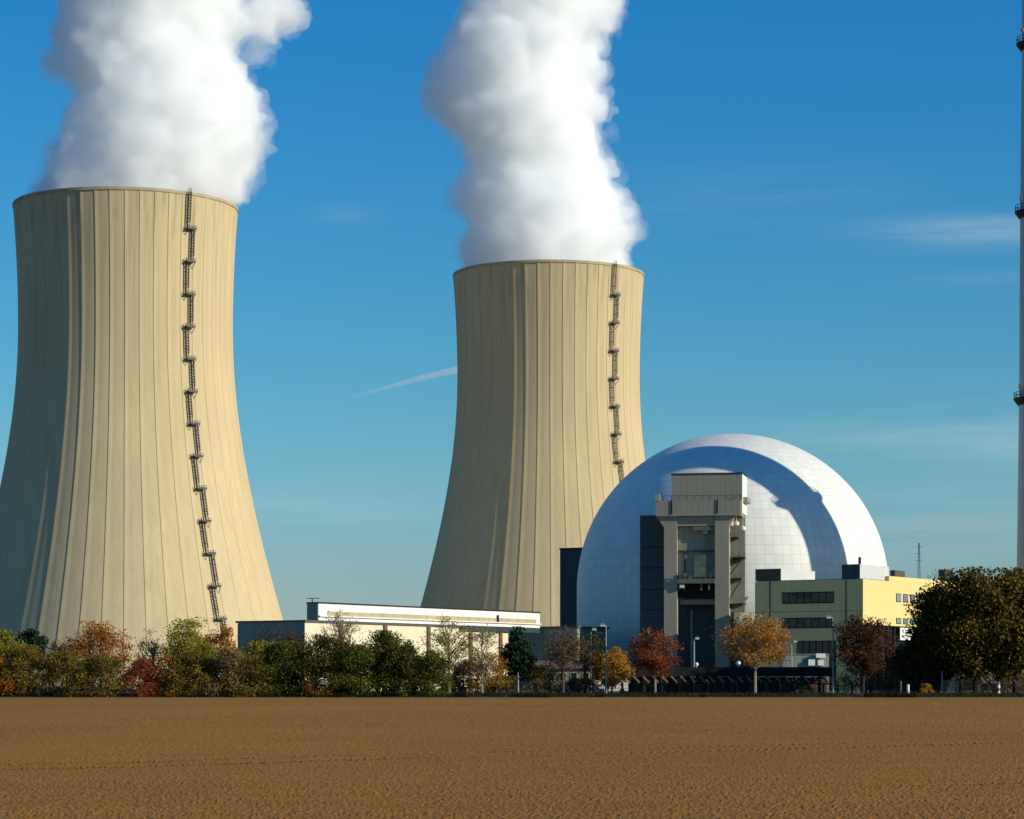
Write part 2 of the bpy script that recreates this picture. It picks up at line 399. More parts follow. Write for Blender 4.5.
# grass along the verge
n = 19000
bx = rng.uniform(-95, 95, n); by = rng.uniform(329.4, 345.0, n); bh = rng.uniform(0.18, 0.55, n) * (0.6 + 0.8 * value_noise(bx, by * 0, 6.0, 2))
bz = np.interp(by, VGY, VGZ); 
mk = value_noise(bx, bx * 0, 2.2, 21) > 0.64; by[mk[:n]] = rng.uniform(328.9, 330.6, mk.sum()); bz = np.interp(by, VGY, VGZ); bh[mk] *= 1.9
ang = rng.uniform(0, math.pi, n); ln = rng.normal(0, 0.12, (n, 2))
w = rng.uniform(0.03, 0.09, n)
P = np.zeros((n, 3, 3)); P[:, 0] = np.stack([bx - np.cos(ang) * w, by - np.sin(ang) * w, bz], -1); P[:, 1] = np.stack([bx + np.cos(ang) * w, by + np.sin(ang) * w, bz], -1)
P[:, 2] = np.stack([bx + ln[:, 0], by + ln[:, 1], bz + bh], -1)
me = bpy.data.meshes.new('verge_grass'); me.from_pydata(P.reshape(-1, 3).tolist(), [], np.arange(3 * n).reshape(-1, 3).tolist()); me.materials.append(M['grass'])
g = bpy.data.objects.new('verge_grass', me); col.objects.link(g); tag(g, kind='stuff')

# ------------------------------------------------------------------ cooling towers
TH = 150.0
def tower_r(z):
    c = 84.0 if z < 113 else 118.0
    return 33.0 * math.sqrt(1 + ((z - 113) / c) ** 2)
def make_tower(loc, label):
    t = thing('cooling_tower', loc, label, 'cooling tower', 'cooling towers with steam plumes')
    lx, ly, lz = loc
    mb = MB(); NR = 48; rings = 64
    prof = []
    for k in range(NR):
        a0 = 2 * math.pi * k / NR; st = 2 * math.pi / NR
        prof += [(a0, 0.0), (a0 + 0.0045, 0.13), (a0 + 0.010, 0.115), (a0 + 0.036, 0.0), (a0 + st * 0.52, 0.0), (a0 + st * 0.78, 0.0)]
    n = len(prof)
    for i in range(rings + 1):
        z = TH * i / rings; r = tower_r(z)
        for a, dr in prof: mb.v.append((lx + (r + dr) * math.cos(a), ly + (r + dr) * math.sin(a), lz + z))
    for i in range(rings + 1):
        z = TH * (1 - i / rings); r = tower_r(z) - 0.9
        for a, dr in prof: mb.v.append((lx + r * math.cos(a), ly + r * math.sin(a), lz + z))
    for i in range(2 * rings + 1):
        for j in range(n):
            j2 = (j + 1) % n; mb.f.append((i * n + j, i * n + j2, (i + 1) * n + j2, (i + 1) * n + j))
    mb.build('shell', 'concrete', t)
    r = tower_r(TH); mb = MB()
    mb.lathe([(r - 0.95, lz + TH - 0.5), (r + 0.22, lz + TH - 0.6), (r + 0.22, lz + TH + 0.25), (r + 0.14, lz + TH + 0.35), (r - 1.0, lz + TH + 0.35), (r - 1.0, lz + TH - 0.5)], 184, (lx, ly), cap=False)
    mb.build('rim', 'rim', t, smooth=False)
    # caged ladder with landings on the meridian facing right of the camera
    aL = R(42.5); rad = Vector((math.sin(aL), -math.cos(aL), 0)); tan = Vector((math.cos(aL), math.sin(aL), 0))
    def P(z, u, d): return Vector(loc) + rad * (tower_r(z) + d) + tan * u + Vector((0, 0, z))
    lad = MB(); landings = [TH - 11.0 - 9.85 * k for k in range(14)]
    zs = [TH + 1.2] + landings + [2.0]
    for k in range(len(zs) - 1):
        zt, zb = zs[k], zs[k + 1]; off = 0.85 if k % 2 else -0.85
        for s_ in (-0.36, 0.36):
            m_ = 4
            for q in range(m_):
                z0 = zb + (zt + 1.1 - zb) * q / m_; z1 = zb + (zt + 1.1 - zb) * (q + 1) / m_
                if k == 0: z1 = min(z1, TH + 1.3); z0 = min(z0, TH + 1.2)
                lad.bar(P(min(z0, TH), off + s_, 0.85) + Vector((0, 0, max(0, z0 - TH))), P(min(z1, TH), off + s_, 0.85) + Vector((0, 0, max(0, z1 - TH))), 0.27, 0.2)
        z = zb + 0.3
        while z < zt - 0.1:
            lad.bar(P(min(z, TH), off - 0.36, 0.85), P(min(z, TH), off + 0.36, 0.85), 0.05); z += 0.33
        z = zb + 2.2
        while z < zt - 0.4:      # cage hoops
            pts = [P(min(z, TH), off + 0.45 * math.cos(a), 0.85 + 0.75 * math.sin(a)) for a in (0, 0.8, 1.57, 2.34, 3.14)]
            for a_, b_ in zip(pts[:-1], pts[1:]): lad.bar(a_, b_, 0.09, 0.16)
            z += 0.9
        for a_ in (0.8, 1.57, 2.34):
            lad.bar(P(zb + 2.2, off + 0.45 * math.cos(a_), 0.85 + 0.75 * math.sin(a_)), P(min(zt - 0.4, TH), off + 0.45 * math.cos(a_), 0.85 + 0.75 * math.sin(a_)), 0.06)
        for zz in (zb + 3.5, zb + 7.0):
            if zz < zt:
                for s_ in (-0.36, 0.36): lad.bar(P(zz, off + s_, 0.0), P(zz, off + s_, 0.85), 0.1)
    ladder = lad.build('ladder', 'steel', t)
    for z in landings:
        mb = MB()
        q = [P(z, -1.55, 0.2), P(z, 1.55, 0.2), P(z, 1.55, 1.8), P(z, -1.55, 1.8)]
        mb.prism([q[0], q[3], q[2], q[1]], (0, 0, 0.3))
        mb.bar(P(z, -1.55, 1.8) + Vector((0, 0, .42)), P(z, 1.55, 1.8) + Vector((0, 0, .42)), 0.05, 0.3)
        for u in (-1.5, -0.5, 0.5, 1.5): mb.bar(P(z, u, 1.8) + Vector((0, 0, .1)), P(z, u, 1.8) + Vector((0, 0, 1.15)), 0.09)
        for h in (0.6, 1.15):
            zz = Vector((0, 0, h)); mb.bar(P(z, -1.5, 1.8) + zz, P(z, 1.5, 1.8) + zz, 0.08); mb.bar(P(z, -1.5, .2) + zz, P(z, -1.5, 1.8) + zz, 0.08); mb.bar(P(z, 1.5, .2) + zz, P(z, 1.5, 1.8) + zz, 0.08)
        for u in (-1.4, 1.4): mb.bar(P(z - 1.7, u, 0.0), P(z, u, 1.6), 0.13)
        mb.build('landing', 'steel', ladder)
    return t
DL, DR = 811.0, 945.0
TL = (X(126, DL), DL, 0.0); TR = (X(548.5, DR), DR, 0.0)
tower = make_tower(TL, 'larger looking beige concrete cooling tower standing behind the autumn hedge')
tw2 = copy_tree(tower); tw2.location = TR
tw2['label'] = 'beige concrete cooling tower standing behind the white reactor dome'

# ------------------------------------------------------------------ steam plumes
def keep_largest(me):
    """drop cavities and loose scraps: keep the piece connected to the topmost vertex"""
    nv = len(me.vertices); ed = np.empty(len(me.edges) * 2, np.int32); me.edges.foreach_get('vertices', ed); ed = ed.reshape(-1, 2)
    src = np.concatenate([ed[:, 0], ed[:, 1]]); dst = np.concatenate([ed[:, 1], ed[:, 0]])
    order = np.argsort(src, kind='stable'); dst = dst[order]; start = np.searchsorted(src[order], np.arange(nv + 1))
    co = np.empty(nv * 3, np.float32); me.vertices.foreach_get('co', co); co = co.reshape(-1, 3)
    keep = np.zeros(nv, bool); fr = np.array([co[:, 2].argmax()]); keep[fr] = True
    while len(fr):
        cnt = start[fr + 1] - start[fr]; o = np.repeat(start[fr] - np.concatenate([[0], np.cumsum(cnt)[:-1]]), cnt) + np.arange(cnt.sum())
        nx = np.unique(dst[o]); fr = nx[~keep[nx]]; keep[fr] = True
    if keep.all(): return
    bm = bmesh.new(); bm.from_mesh(me); bm.verts.ensure_lookup_table()
    bmesh.ops.delete(bm, geom=[v for v, k in zip(bm.verts, keep) if not k], context='VERTS'); bm.to_mesh(me); bm.free()
ICO = {}
for lv_ in (2, 3):
    bm = bmesh.new(); bmesh.ops.create_icosphere(bm, subdivisions=lv_, radius=1.0)
    ICO[lv_] = (np.array([v.co[:] for v in bm.verts]), np.array([[v.index for v in f.verts] for f in bm.faces])); bm.free()
def make_plume(rows, D, extra, base_c, label, seed):
    rnd = random.Random(seed); s = D / FP
    rows = sorted(rows); ys = [r[0] for r in rows]; ls = [r[1] for r in rows]; rs = [r[2] for r in rows]
    balls = []                                      # x, y, z, radius, level
    y = ys[0]
    while y <= ys[-1] + 8:
        l = np.interp(y, ys, ls); r_ = np.interp(y, ys, rs); c = (l + r_) / 2; hw = (r_ - l) / 2 * s
        x0 = (c - 512) * s; z0 = Z(y, D)
        balls.append((x0, D, z0, hw * 0.83, 0))
        for k in range(8):
            a = rnd.uniform(0, 2 * math.pi); rr = hw * rnd.uniform(0.16, 0.34)
            dd = hw * rnd.uniform(.95, 1.03) - rr
            balls.append((x0 + dd * math.cos(a), D + dd * math.sin(a), z0 + rnd.uniform(-5, 5), rr, 1))
        y += 12
    for (px, py, rp, dy) in extra: balls.append(((px - 512) * s, D + dy, Z(py, D), rp * s * .9, 1))
    for b in [b for b in balls if b[4] == 1]:       # smaller billows on the bigger ones
        n = 9 if b[3] > 4 else 4
        for k in range(n):
            v = Vector((rnd.gauss(0, 1), rnd.gauss(0, 1), rnd.gauss(0, .8))).normalized(); rr = b[3] * rnd.uniform(.22, .46)
            p = Vector(b[:3]) + v * (b[3] * rnd.uniform(.75, 1.0)); balls.append((p.x, p.y, p.z, rr, 2))
    for k in range(4): balls.append((base_c[0], D, TH - 26 + 6 * k, 31.5, 0))
    base = (base_c[0], base_c[1], TH - 30)
    t = None
    for (nm, grow, den, disp, seed2) in (('core', -1.2, 0.12, ((8.0, 6.5, 2), (3.0, 4.2, 3), (1.3, 2.0, 2)), 0), ('body', 0.2, 0.05, ((7.0, 8.0, 2), (2.4, 5.5, 3), (1.1, 2.8, 2)), 37), ('veil', 1.4, 0.018, ((9.0, 11.0, 2), (4.0, 8.0, 3), (1.6, 3.5, 3)), 91)):
        vs, fs, nv = [], [], 0
        for (x, y_, z, r, lv) in balls:
            rr = r + grow
            if rr < 0.9 or (lv == 2 and nm == 'veil'): continue
            tv, tf = ICO[3 if lv == 0 else 2]
            vs.append(tv * rr + np.array([x - base[0] + seed2, y_ - base[1], z - base[2]])); fs.append(tf + nv); nv += len(tv)
        vs = np.concatenate(vs); fs = np.concatenate(fs)
        me = bpy.data.meshes.new(nm); me.from_pydata(vs.tolist(), [], fs.tolist())
        o = bpy.data.objects.new(nm, me); col.objects.link(o)
        def remesh(v): m = o.modifiers.new('remesh', 'REMESH'); m.mode = 'VOXEL'; m.voxel_size = v
        remesh(0.8); sm = o.modifiers.new('smooth', 'SMOOTH'); sm.factor = 0.5; sm.iterations = 2
        for (size, st, dep) in disp:
            tx = bpy.data.textures.new('billow', 'CLOUDS'); tx.noise_scale = size; tx.noise_depth = dep; tx.noise_basis = 'ORIGINAL_PERLIN'
            d = o.modifiers.new('billow', 'DISPLACE'); d.texture = tx; d.texture_coords = 'LOCAL'; d.strength = st; d.mid_level = 0.5
        remesh(0.7)
        m2 = bpy.data.meshes.new_from_object(o.evaluated_get(bpy.context.evaluated_depsgraph_get())); o.modifiers.clear(); o.data = m2
        keep_largest(m2)
        co = np.empty(len(m2.vertices) * 3, np.float32); m2.vertices.foreach_get('co', co); co = co.reshape(-1, 3); co[:, 0] -= seed2
        rr = np.hypot(co[:, 0], co[:, 1]); lim = np.where(co[:, 2] < 30.9, 32.7 - 0.15 * (nm == 'core') + 0.2 * (nm == 'veil'), 1e9); k = np.minimum(1, lim / np.maximum(rr, 1e-3)); co[:, 0] *= k; co[:, 1] *= k
        m2.vertices.foreach_set('co', co.ravel()); m2.update()
        m2.materials.clear(); m2.materials.append(steam_mat('water_vapour', den))
        o.name = nm if t is not None else 'steam_plume'
        if t is None: t = tag(o, label, 'steam plume', 'steam plumes above the cooling towers'); o.location = base
        else: o.parent = t
make_plume([(-120, 70, 290), (-60, 58, 262), (0, 52, 246), (30, 55, 240), (55, 54, 244), (85, 58, 258), (110, 58, 262), (140, 58, 262), (170, 44, 252), (200, 36, 240)], DL,
           [(262, 18, 26, 0), (284, 8, 24, 5), (240, 30, 22, -5), (296, 20, 12, 0), (304, 10, 8, 3), (268, -14, 30, 0), (252, 48, 14, 6), (60, 72, 18, -8), (54, 58, 9, 0), (66, 30, 22, 6), (56, 148, 14, 0), (48, 164, 9, 5), (252, 150, 18, -10), (264, 132, 11, 0), (268, 146, 7, 4), (256, 112, 12, 8), (246, 172, 12, 6), (240, 188, 9, 0)],
           TL, 'thick white steam rising from the larger looking cooling tower at the hedge', 3)
make_plume([(-120, 450, 640), (-60, 452, 632), (0, 462, 600), (30, 452, 600), (70, 440, 600), (105, 436, 600), (135, 452, 602), (165, 470, 606), (195, 458, 618), (230, 455, 633), (262, 457, 637)], DR,
           [(440, 96, 24, 0), (446, 70, 26, 6), (452, 118, 18, -6), (462, 50, 24, 0), (464, 190, 18, 0), (458, 200, 10, 8), (600, 14, 24, 0), (610, -4, 18, 8), (592, 40, 20, 5), (606, 30, 11, -6), (598, 70, 14, 0), (603, 92, 12, 9), (598, 116, 15, -8), (612, 128, 7, 3), (612, 172, 10, 0), (618, 196, 12, 6), (624, 214, 15, 0), (633, 226, 10, 3), (640, 233, 6, 0), (618, 240, 14, -5)],
           TR, 'thick white steam rising from the cooling tower behind the dome', 11)

# ------------------------------------------------------------------ reactor building
DC = Vector((46.8, 553.0, 0)); DRAD = 33.0; DZ = 21.8
rb = thing('reactor_building', (DC.x, DC.y, 0), 'white domed reactor building with a curved stack shadow across it', 'reactor building')
prof = [(DRAD, 0.2), (DRAD, DZ)] + [(DRAD * math.cos(a), DZ + DRAD * math.sin(a)) for a in np.linspace(0.04, math.pi / 2 - 0.012, 60)]
mb = MB(); mb.lathe(prof, 168, (DC.x, DC.y)); mb.build('dome', 'dome', rb, smooth=True)
GF = Frame(664, 506, -11.0)       # the portal's facade frame
u0, u1 = GF.u(640, 6), GF.u(734, 6)
annex = GF.obj('annex', 'navy_h', rb, (u0, u1, 6.0, 22.0, 0.2, GF.z(515, 0, 6)))
ud = GF.u(699, 6)
GF.obj('gate_panel', 'navy', annex, (ud - 2.6, ud + 2.6, 5.9, 6.0, 0.3, GF.z(607, ud, 6)))
for py in (548, 568, 590, 610, 632):
    GF.obj('ledge', 'dark_steel', annex, (u0 + 0.3, GF.u(663, 6), 5.88, 6.0, GF.z(py, 0, 6), GF.z(py, 0, 6) + 0.14))

# ------------------------------------------------------------------ equipment portal
pg = thing('portal_tower', tuple(GF.p(6, 2, 0)), 'tall grey concrete portal tower with cabin on two legs before the dome', 'portal tower')
def zz(py): return GF.z(py, 4.0)
uA0, uA1, uB0, uB1 = GF.u(664), GF.u(677), GF.u(715), GF.u(729)
zc = zz(527); uL, uR = GF.u(656), GF.u(735)
for (a, b, fl, fr) in ((uA0, uA1, uL, uA1), (uB0, uB1, uB0, uR)):
    mb = MB(); GF.box(mb, a, b, 0, 2.6, SITE - 0.2, zc)
    mb.hexa([GF.p(a, 0, zc), GF.p(b, 0, zc), GF.p(b, 2.6, zc), GF.p(a, 2.6, zc), GF.p(fl, 0, zz(516)), GF.p(fr, 0, zz(516)), GF.p(fr, 2.6, zz(516)), GF.p(fl, 2.6, zz(516))])
    mb.build('column', 'portal', pg)
GF.obj('crossbeam', 'portal', pg, (uA1, uB0, 0.3, 2.4, zz(526), zz(516.5)))
uD0, uD1 = GF.u(656), GF.u(741)
GF.obj('deck', 'portal', pg, (uD0, uD1, -0.5, 9.0, zz(516), zz(514)))
GF.obj('parapet', 'portal_clad', pg, (uD0, uD1, -0.5, -0.2, zz(514), zz(501)), (uD1 - 0.3, uD1, -0.2, 9.0, zz(514), zz(501)), (uD0, uD0 + 0.3, -0.2, 9.0, zz(514), zz(501)))
for px in (671.5, 717):
    uu = GF.u(px); GF.obj('rain_pipe', 'dark_steel', pg, (uu, uu + 0.22, -0.62, -0.5, zz(514), zz(500)))
GF.obj('bracket', 'portal', pg, (uD0 - 0.1, uD0 + 0.8, -0.6, 0.3, zz(501), zz(494)))
uC0, uC1 = GF.u(671.5, 0.6), GF.u(742, 0.6)
cab = GF.obj('cabin', 'portal_clad', pg, (uC0, uC1, 0.6, 9.6, zz(514), zz(474)))
GF.obj('sunlit_tone_panel', 'white', cab, (uC1 + 0.003, uC1 + 0.06, 0.62, 9.58, zz(513.5), zz(474.6)))  # paler sheet puts the sunlit brightness of this side into the colour
GF.obj('roof_edge', 'dark_steel', cab, (uC0 - 0.15, uC1 + 0.15, 0.45, 9.75, zz(474), zz(474) + 0.18))
GF.obj('cabin_wing', 'portal_clad', cab, (uC1, uC1 + 0.9, 2.0, 9.0, zz(502), zz(497)))
# railings on the deck
mb = MB()
for uu in np.linspace(uD0, uD1, 12):
    mb.bar(GF.p(uu, -0.35, zz(501)), GF.p(uu, -0.35, zz(501) + 1.0), 0.07)
mb.bar(GF.p(uD0, -0.35, zz(501) + 1.0), GF.p(uD1, -0.35, zz(501) + 1.0), 0.07)
for dd in np.linspace(0, 9, 6): mb.bar(GF.p(uD1 - .15, dd, zz(501)), GF.p(uD1 - .15, dd, zz(501) + 1.0), 0.07)
mb.bar(GF.p(uD1 - .15, -0.35, zz(501) + 1.0), GF.p(uD1 - .15, 9, zz(501) + 1.0), 0.07)
mb.build('railing', 'dark_steel', pg)
# hoist gear under the deck
mb = MB(); uh = GF.u(705)
GF.box(mb, uh - 2.4, uh + 2.0, 0.2, 1.05, zz(530.5), zz(526.6)); GF.box(mb, uh - 0.5, uh + 0.5, 0.25, 1.0, zz(534), zz(530.5))
mb.bar(GF.p(uh, 0.7, zz(556)), GF.p(uh, 0.7, zz(531)), 0.12); mb.bar(GF.p(uh + .7, 0.7, zz(556)), GF.p(uh + .7, 0.7, zz(531)), 0.12)
mb.build('hoist', 'green', pg)
# recessed cladding wall and the wing to the right of the legs
uw0, uw1 = GF.u(676, 4.6), GF.u(747, 4.6)
GF.obj('back_wall', 'portal_clad', pg, (uA1 + 0.01, uB0 - 0.01, 1.1, 2.5, zz(582), zz(526.5)), (uw0, uw1 - 0.4, 4.6, 5.9, zz(598), zz(516.5)))
GF.obj('side_wing', 'portal_clad', pg, (GF.u(730, 3.2), GF.u(745, 3.2), 3.2, 4.5, zz(612), zz(521)))
GF.obj('lift_cabin', 'green', pg, (GF.u(694), GF.u(714.5), 0.35, 1.08, zz(577), zz(555)))
mb = MB(); GF.box(mb, GF.u(677.2), GF.u(714.6), -0.6, 1.08, zz(583.5), zz(579))
for uu in np.linspace(GF.u(675), GF.u(716), 9): mb.bar(GF.p(uu, -0.55, zz(579)), GF.p(uu, -0.55, zz(579) + 1.1), 0.08)
for h in (0.55, 1.1): mb.bar(GF.p(GF.u(675), -0.55, zz(579) + h), GF.p(GF.u(716), -0.55, zz(579) + h), 0.08)
for px in (679, 684, 701, 709): mb.bar(GF.p(GF.u(px), 0.4, zz(590)), GF.p(GF.u(px), 0.4, zz(583.4)), 0.4)
mb.build('work_platform', 'green', pg)
mb = MB(); GF.box(mb, GF.u(681), GF.u(686), -0.3, 0.9, zz(579), zz(573)); GF.box(mb, GF.u(687.5), GF.u(691), -0.2, 0.7, zz(579), zz(575.5)); mb.build('winch', 'green', pg)
mb = MB(); GF.box(mb, GF.u(680), GF.u(684.5), -0.5, 0.3, zz(588), zz(585)); mb.build('lamp_box', 'lamp_glass', pg)
GF.obj('recess_shade_block', 'dark_steel', pg, (uA1 + 0.02, uB0 - 0.02, 2.0, 2.6, zz(598), zz(583)))  # near-black block stands in for the shade under the work platform
mb = MB(); mb.bar(GF.p(GF.u(678), 1.0, zz(551)), GF.p(GF.u(714), 1.0, zz(551)), 0.35); mb.bar(GF.p(GF.u(684), .95, zz(551)), GF.p(GF.u(684), .95, zz(579)), 0.22); mb.build('pipe_run', 'steel', pg)
mb = MB(); mb.bar(GF.p(GF.u(730), 0.2, zz(598)), GF.p(GF.u(741), 0.2, zz(580)), 0.22); mb.bar(GF.p(GF.u(730), 0.2, zz(575)), GF.p(GF.u(742), 0.2, zz(559)), 0.22); mb.build('diagonal_strut', 'steel', pg)
GF.obj('lower_platform', 'portal', pg, (GF.u(677.2, 2.7), GF.u(746, 2.7), 2.7, 5.9, zz(604), zz(599)))
mb = MB(); mb.prism([GF.p(GF.u(729.2), 0.6, zz(598)), GF.p(GF.u(729.2), 0.6, zz(604)), GF.p(GF.u(743), 0.6, zz(603)), GF.p(GF.u(748), 0.6, zz(597))], tuple(GF.i * 2.0)); mb.build('awning', 'portal', pg)
for (px0, px1, py) in ((730, 737, 537), (731, 744, 557), (730, 738, 560), (730, 740, 578)):
    mb = MB(); GF.box(mb, GF.u(px0), GF.u(px1), 1.6, 3.1, zz(py + 2), zz(py))
    for px in (px0, (px0 + px1) / 2, px1): mb.bar(GF.p(GF.u(px), 1.65, zz(py)), GF.p(GF.u(px), 1.65, zz(py) + 0.9), 0.07)
    mb.build('balcony', 'dark_steel', pg)
for (px, py) in ((731, 524.5), (735.5, 524), (742, 529), (700, 526.5)):
    mb = MB(); c = GF.p(GF.u(px), 1.8, zz(py)); mb.lathe([(0.1, c.z + 0.6), (0.5, c.z + 0.35), (0.55, c.z - 0.2), (0.2, c.z - 0.45)], 12, (c.x, c.y)); mb.bar(c + Vector((0, 0, .5)), (c.x, c.y, zz(516)), 0.1)
    mb.build('floodlight', 'lamp_glass', pg)
GF.obj('door', 'navy', pg, (GF.u(693, 5.5), GF.u(723, 5.5), 5.5, 5.7, SITE, zz(611)))
GF.obj('door_frame', 'portal_clad', pg, (GF.u(690.5, 5.4), GF.u(692.6, 5.4), 5.3, 5.8, SITE, zz(609)))

# ------------------------------------------------------------------ vent stack
VX, VY = 103.2, 509.8
st = thing('vent_stack', (VX, VY, 0), 'tall slim grey concrete vent stack with ringed platforms at the frame edge', 'chimney')
mb = MB(); mb.lathe([(4.3, 0.2), (4.15, 25), (3.72, 58), (3.5, 95), (3.2, 127), (3.0, 165), (2.5, 165), (2.5, 160)], 48, (VX, VY)); mb.build('shaft', 'stack', st, smooth=True)
for py in (44, 212, 399):
    z = Z(py, VY); r = {44: 3.15, 212: 3.45, 399: 3.7}[py]
    mb = MB(); mb.lathe([(r - 0.3, z - 1.3), (r + 0.3, z - 1.2), (r + 1.1, z - 0.1), (r + 1.1, z + 0.15), (r - 0.3, z + 0.15)], 40, (VX, VY), cap=False)
    deck = mb.build('platform', 'dark_steel', st)
    mb = MB()
    for k in range(20):
        a = 2 * math.pi * k / 20; p = Vector((VX + (r + 1.03) * math.cos(a), VY + (r + 1.03) * math.sin(a), z)); mb.bar(p, p + Vector((0, 0, 1.3)), 0.09)
        a2 = 2 * math.pi * (k + 1) / 20; p2 = Vector((VX + (r + 1.03) * math.cos(a2), VY + (r + 1.03) * math.sin(a2), z))
        for h in (0.65, 1.3): mb.bar(p + Vector((0, 0, h)), p2 + Vector((0, 0, h)), 0.08)
    mb.build('railing', 'dark_steel', deck)
    for a in (math.pi + 0.5,):
        p = Vector((VX + (r + 0.9) * math.cos(a), VY + (r + 0.9) * math.sin(a), z)); mb = MB()
        mb.bar(p, p + Vector((0, 0, 1.9)), 0.12); mb.lathe([(0.25, p.z + 1.9), (0.26, p.z + 2.0), (0.26, p.z + 2.4), (0.15, p.z + 2.75)], 10, (p.x, p.y))
        mb.build('beacon', 'red', deck)

# ------------------------------------------------------------------ turbine hall (long building left of the dome)
HF = Frame(305, 450, 58.0); HE = Frame(305, 450, -32.0)
hall = thing('turbine_hall', tuple(HF.p(30, 10, 0)), 'long cream hall with a white upper storey and red brown piers', 'industrial hall')
ztop = HE.z(622); uEnd = HF.u(508)
uE = HE.u(238)                                   # end wall runs to the left, receding
mb = MB(); HF.box(mb, 0, uEnd, 0.0, -uE, 0.2, ztop); mb.build('wall', 'cream', hall)
mb = MB(); HE.box(mb, uE, 0.0, -0.12, -0.01, 0.2, ztop - 0.15); mb.build('end_wall', 'teal', hall)
mb = MB(); HF.box(mb, -0.35, uEnd + 0.3, -0.35, -uE + 0.3, ztop, ztop + 0.35); mb.build('roof', 'roofing', hall)
for k, px in enumerate((340, 384.6, 428, 470, 500)):
    uu = HF.u(px); HF.obj('pier', 'brick', hall, (uu - 0.5, uu + 0.5, -0.3, -0.01, 0.2, ztop - 0.02))
uU0 = HF.u(318.5, -0.6); uU1 = HF.u(540, -0.6); za = ztop + 0.36; zb2 = HE.z(603.0)
up = HF.obj('upper_storey', 'white', hall, (uU0, uU1, -0.6, 1.9, za, zb2))
HF.obj('end_panel', 'teal', up, (uU0 - 0.1, uU0 - 0.005, -0.5, 1.8, za, zb2 - 0.1))
h_ = zb2 - za
HF.obj('louvre_strip', 'tan', up, (uU0 + 2.5, uU1 - 1.5, -0.66, -0.605, za + h_ * 0.26, za + h_ * 0.56))
HF.obj('sill', 'white', up, (uU0, uU1, -1.0, -0.665, za + h_ * 0.22, za + h_ * 0.29))
HF.obj('roof_edge', 'dark_steel', up, (uU0 - 0.12, uU1 + 0.1, -0.7, 2.0, zb2, zb2 + 0.25))
HF.obj('soffit', 'navy', up, (HF.u(462, -0.6), uU1, -0.55, 1.8, za - 1.0, za - 0.01))
uu = HF.u(497, -0.7); HF.obj('vent_pipe', 'dark_steel', up, (uu, uu + 0.35, -0.95, -0.72, za + h_ * .3, za + h_ * 0.75))
mb = MB(); q = HF.p(uU0 + 1.0, 1.5, zb2); mb.bar(q, q + Vector((0, 0, 1.0)), 0.18); mb.bar(q + Vector((-1, 0, .95)), q + Vector((1.3, 0, .95)), 0.12); mb.build('aerial', 'dark_steel', up)

# block left of the dome, teal block between hall and dome
BF = Frame(560, 577, -32.0)
bt = thing('stair_block', tuple(BF.p(4, 4, 0)), 'tall narrow dark navy block squeezed against the left side of the dome', 'building')
zb_ = BF.z(549.5)
bw = BF.obj('wall', 'navy', bt, (0, 9.5, 0, 9.0, 0.2, zb_)); BF.obj('roof_edge', 'dark_steel', bt, (-0.15, 9.6, -0.15, 9.1, zb_, zb_ + 0.3))
BF.obj('door', 'dark_steel', bt, (4, 5.4, -0.06, -0.005, SITE, 2.7))
LF = Frame(509, 520, -32.0)
lb = thing('pump_building', tuple(LF.p(8, 5, 0)), 'low dark teal flat roofed building behind the dark pine', 'building')
zl = LF.z(629); uz = LF.u(577)
LF.obj('wall', 'teal', lb, (0, uz, 0, 12, 0.2, zl)); LF.obj('roof', 'roofing', lb, (-0.3, uz + 0.3, -0.3, 12.3, zl, zl + 0.4))
for k, px in enumerate((543, 556, 568)):
    uu = LF.u(px); w_ = LF.obj('window', 'dark_steel', lb, (uu - .9, uu + .9, -0.08, -0.003, 3.2, 5.0)); LF.obj('pane', 'glass', w_, (uu - .8, uu + .8, -0.12, -0.083, 3.3, 4.9))

# ------------------------------------------------------------------ office block (yellow)
OF = Frame(863, 470, -32.0); OR = Frame(863, 470, 58.0)
ob = thing('office_block', tuple(OF.p(-6, 10, 0)), 'yellow office block whose sunlit side overhangs a dark glazed base', 'office building')
oL = OF.u(755); oR = OR.u(985); zo = OF.z(579); zof = OF.z(624.5)
mb = MB(); OF.box(mb, oL, 0, 0, oR, zof, zo); upw = mb.build('wall', 'yellow', ob)
mb = MB(); OF.box(mb, oL, -1.6, 0.02, oR - 2, 0.2, zof - 0.003); mb.build('base_wall', 'navy', ob)
mb = MB(); OF.box(mb, oL, -0.9, 0, 0.018, 0.2, zof - 0.003); mb.build('base_front', 'yellow', ob)
uP = OR.u(889)
mb = MB(); OR.box(mb, uP, oR, 0.0, 6, zo + 0.003, zo + 0.95); mb.build('parapet', 'yellow', ob)
OF.obj('roof', 'roofing', ob, (oL + 0.3, -0.3, 0.3, uP - 0.2, zo + 0.003, zo + 0.12))
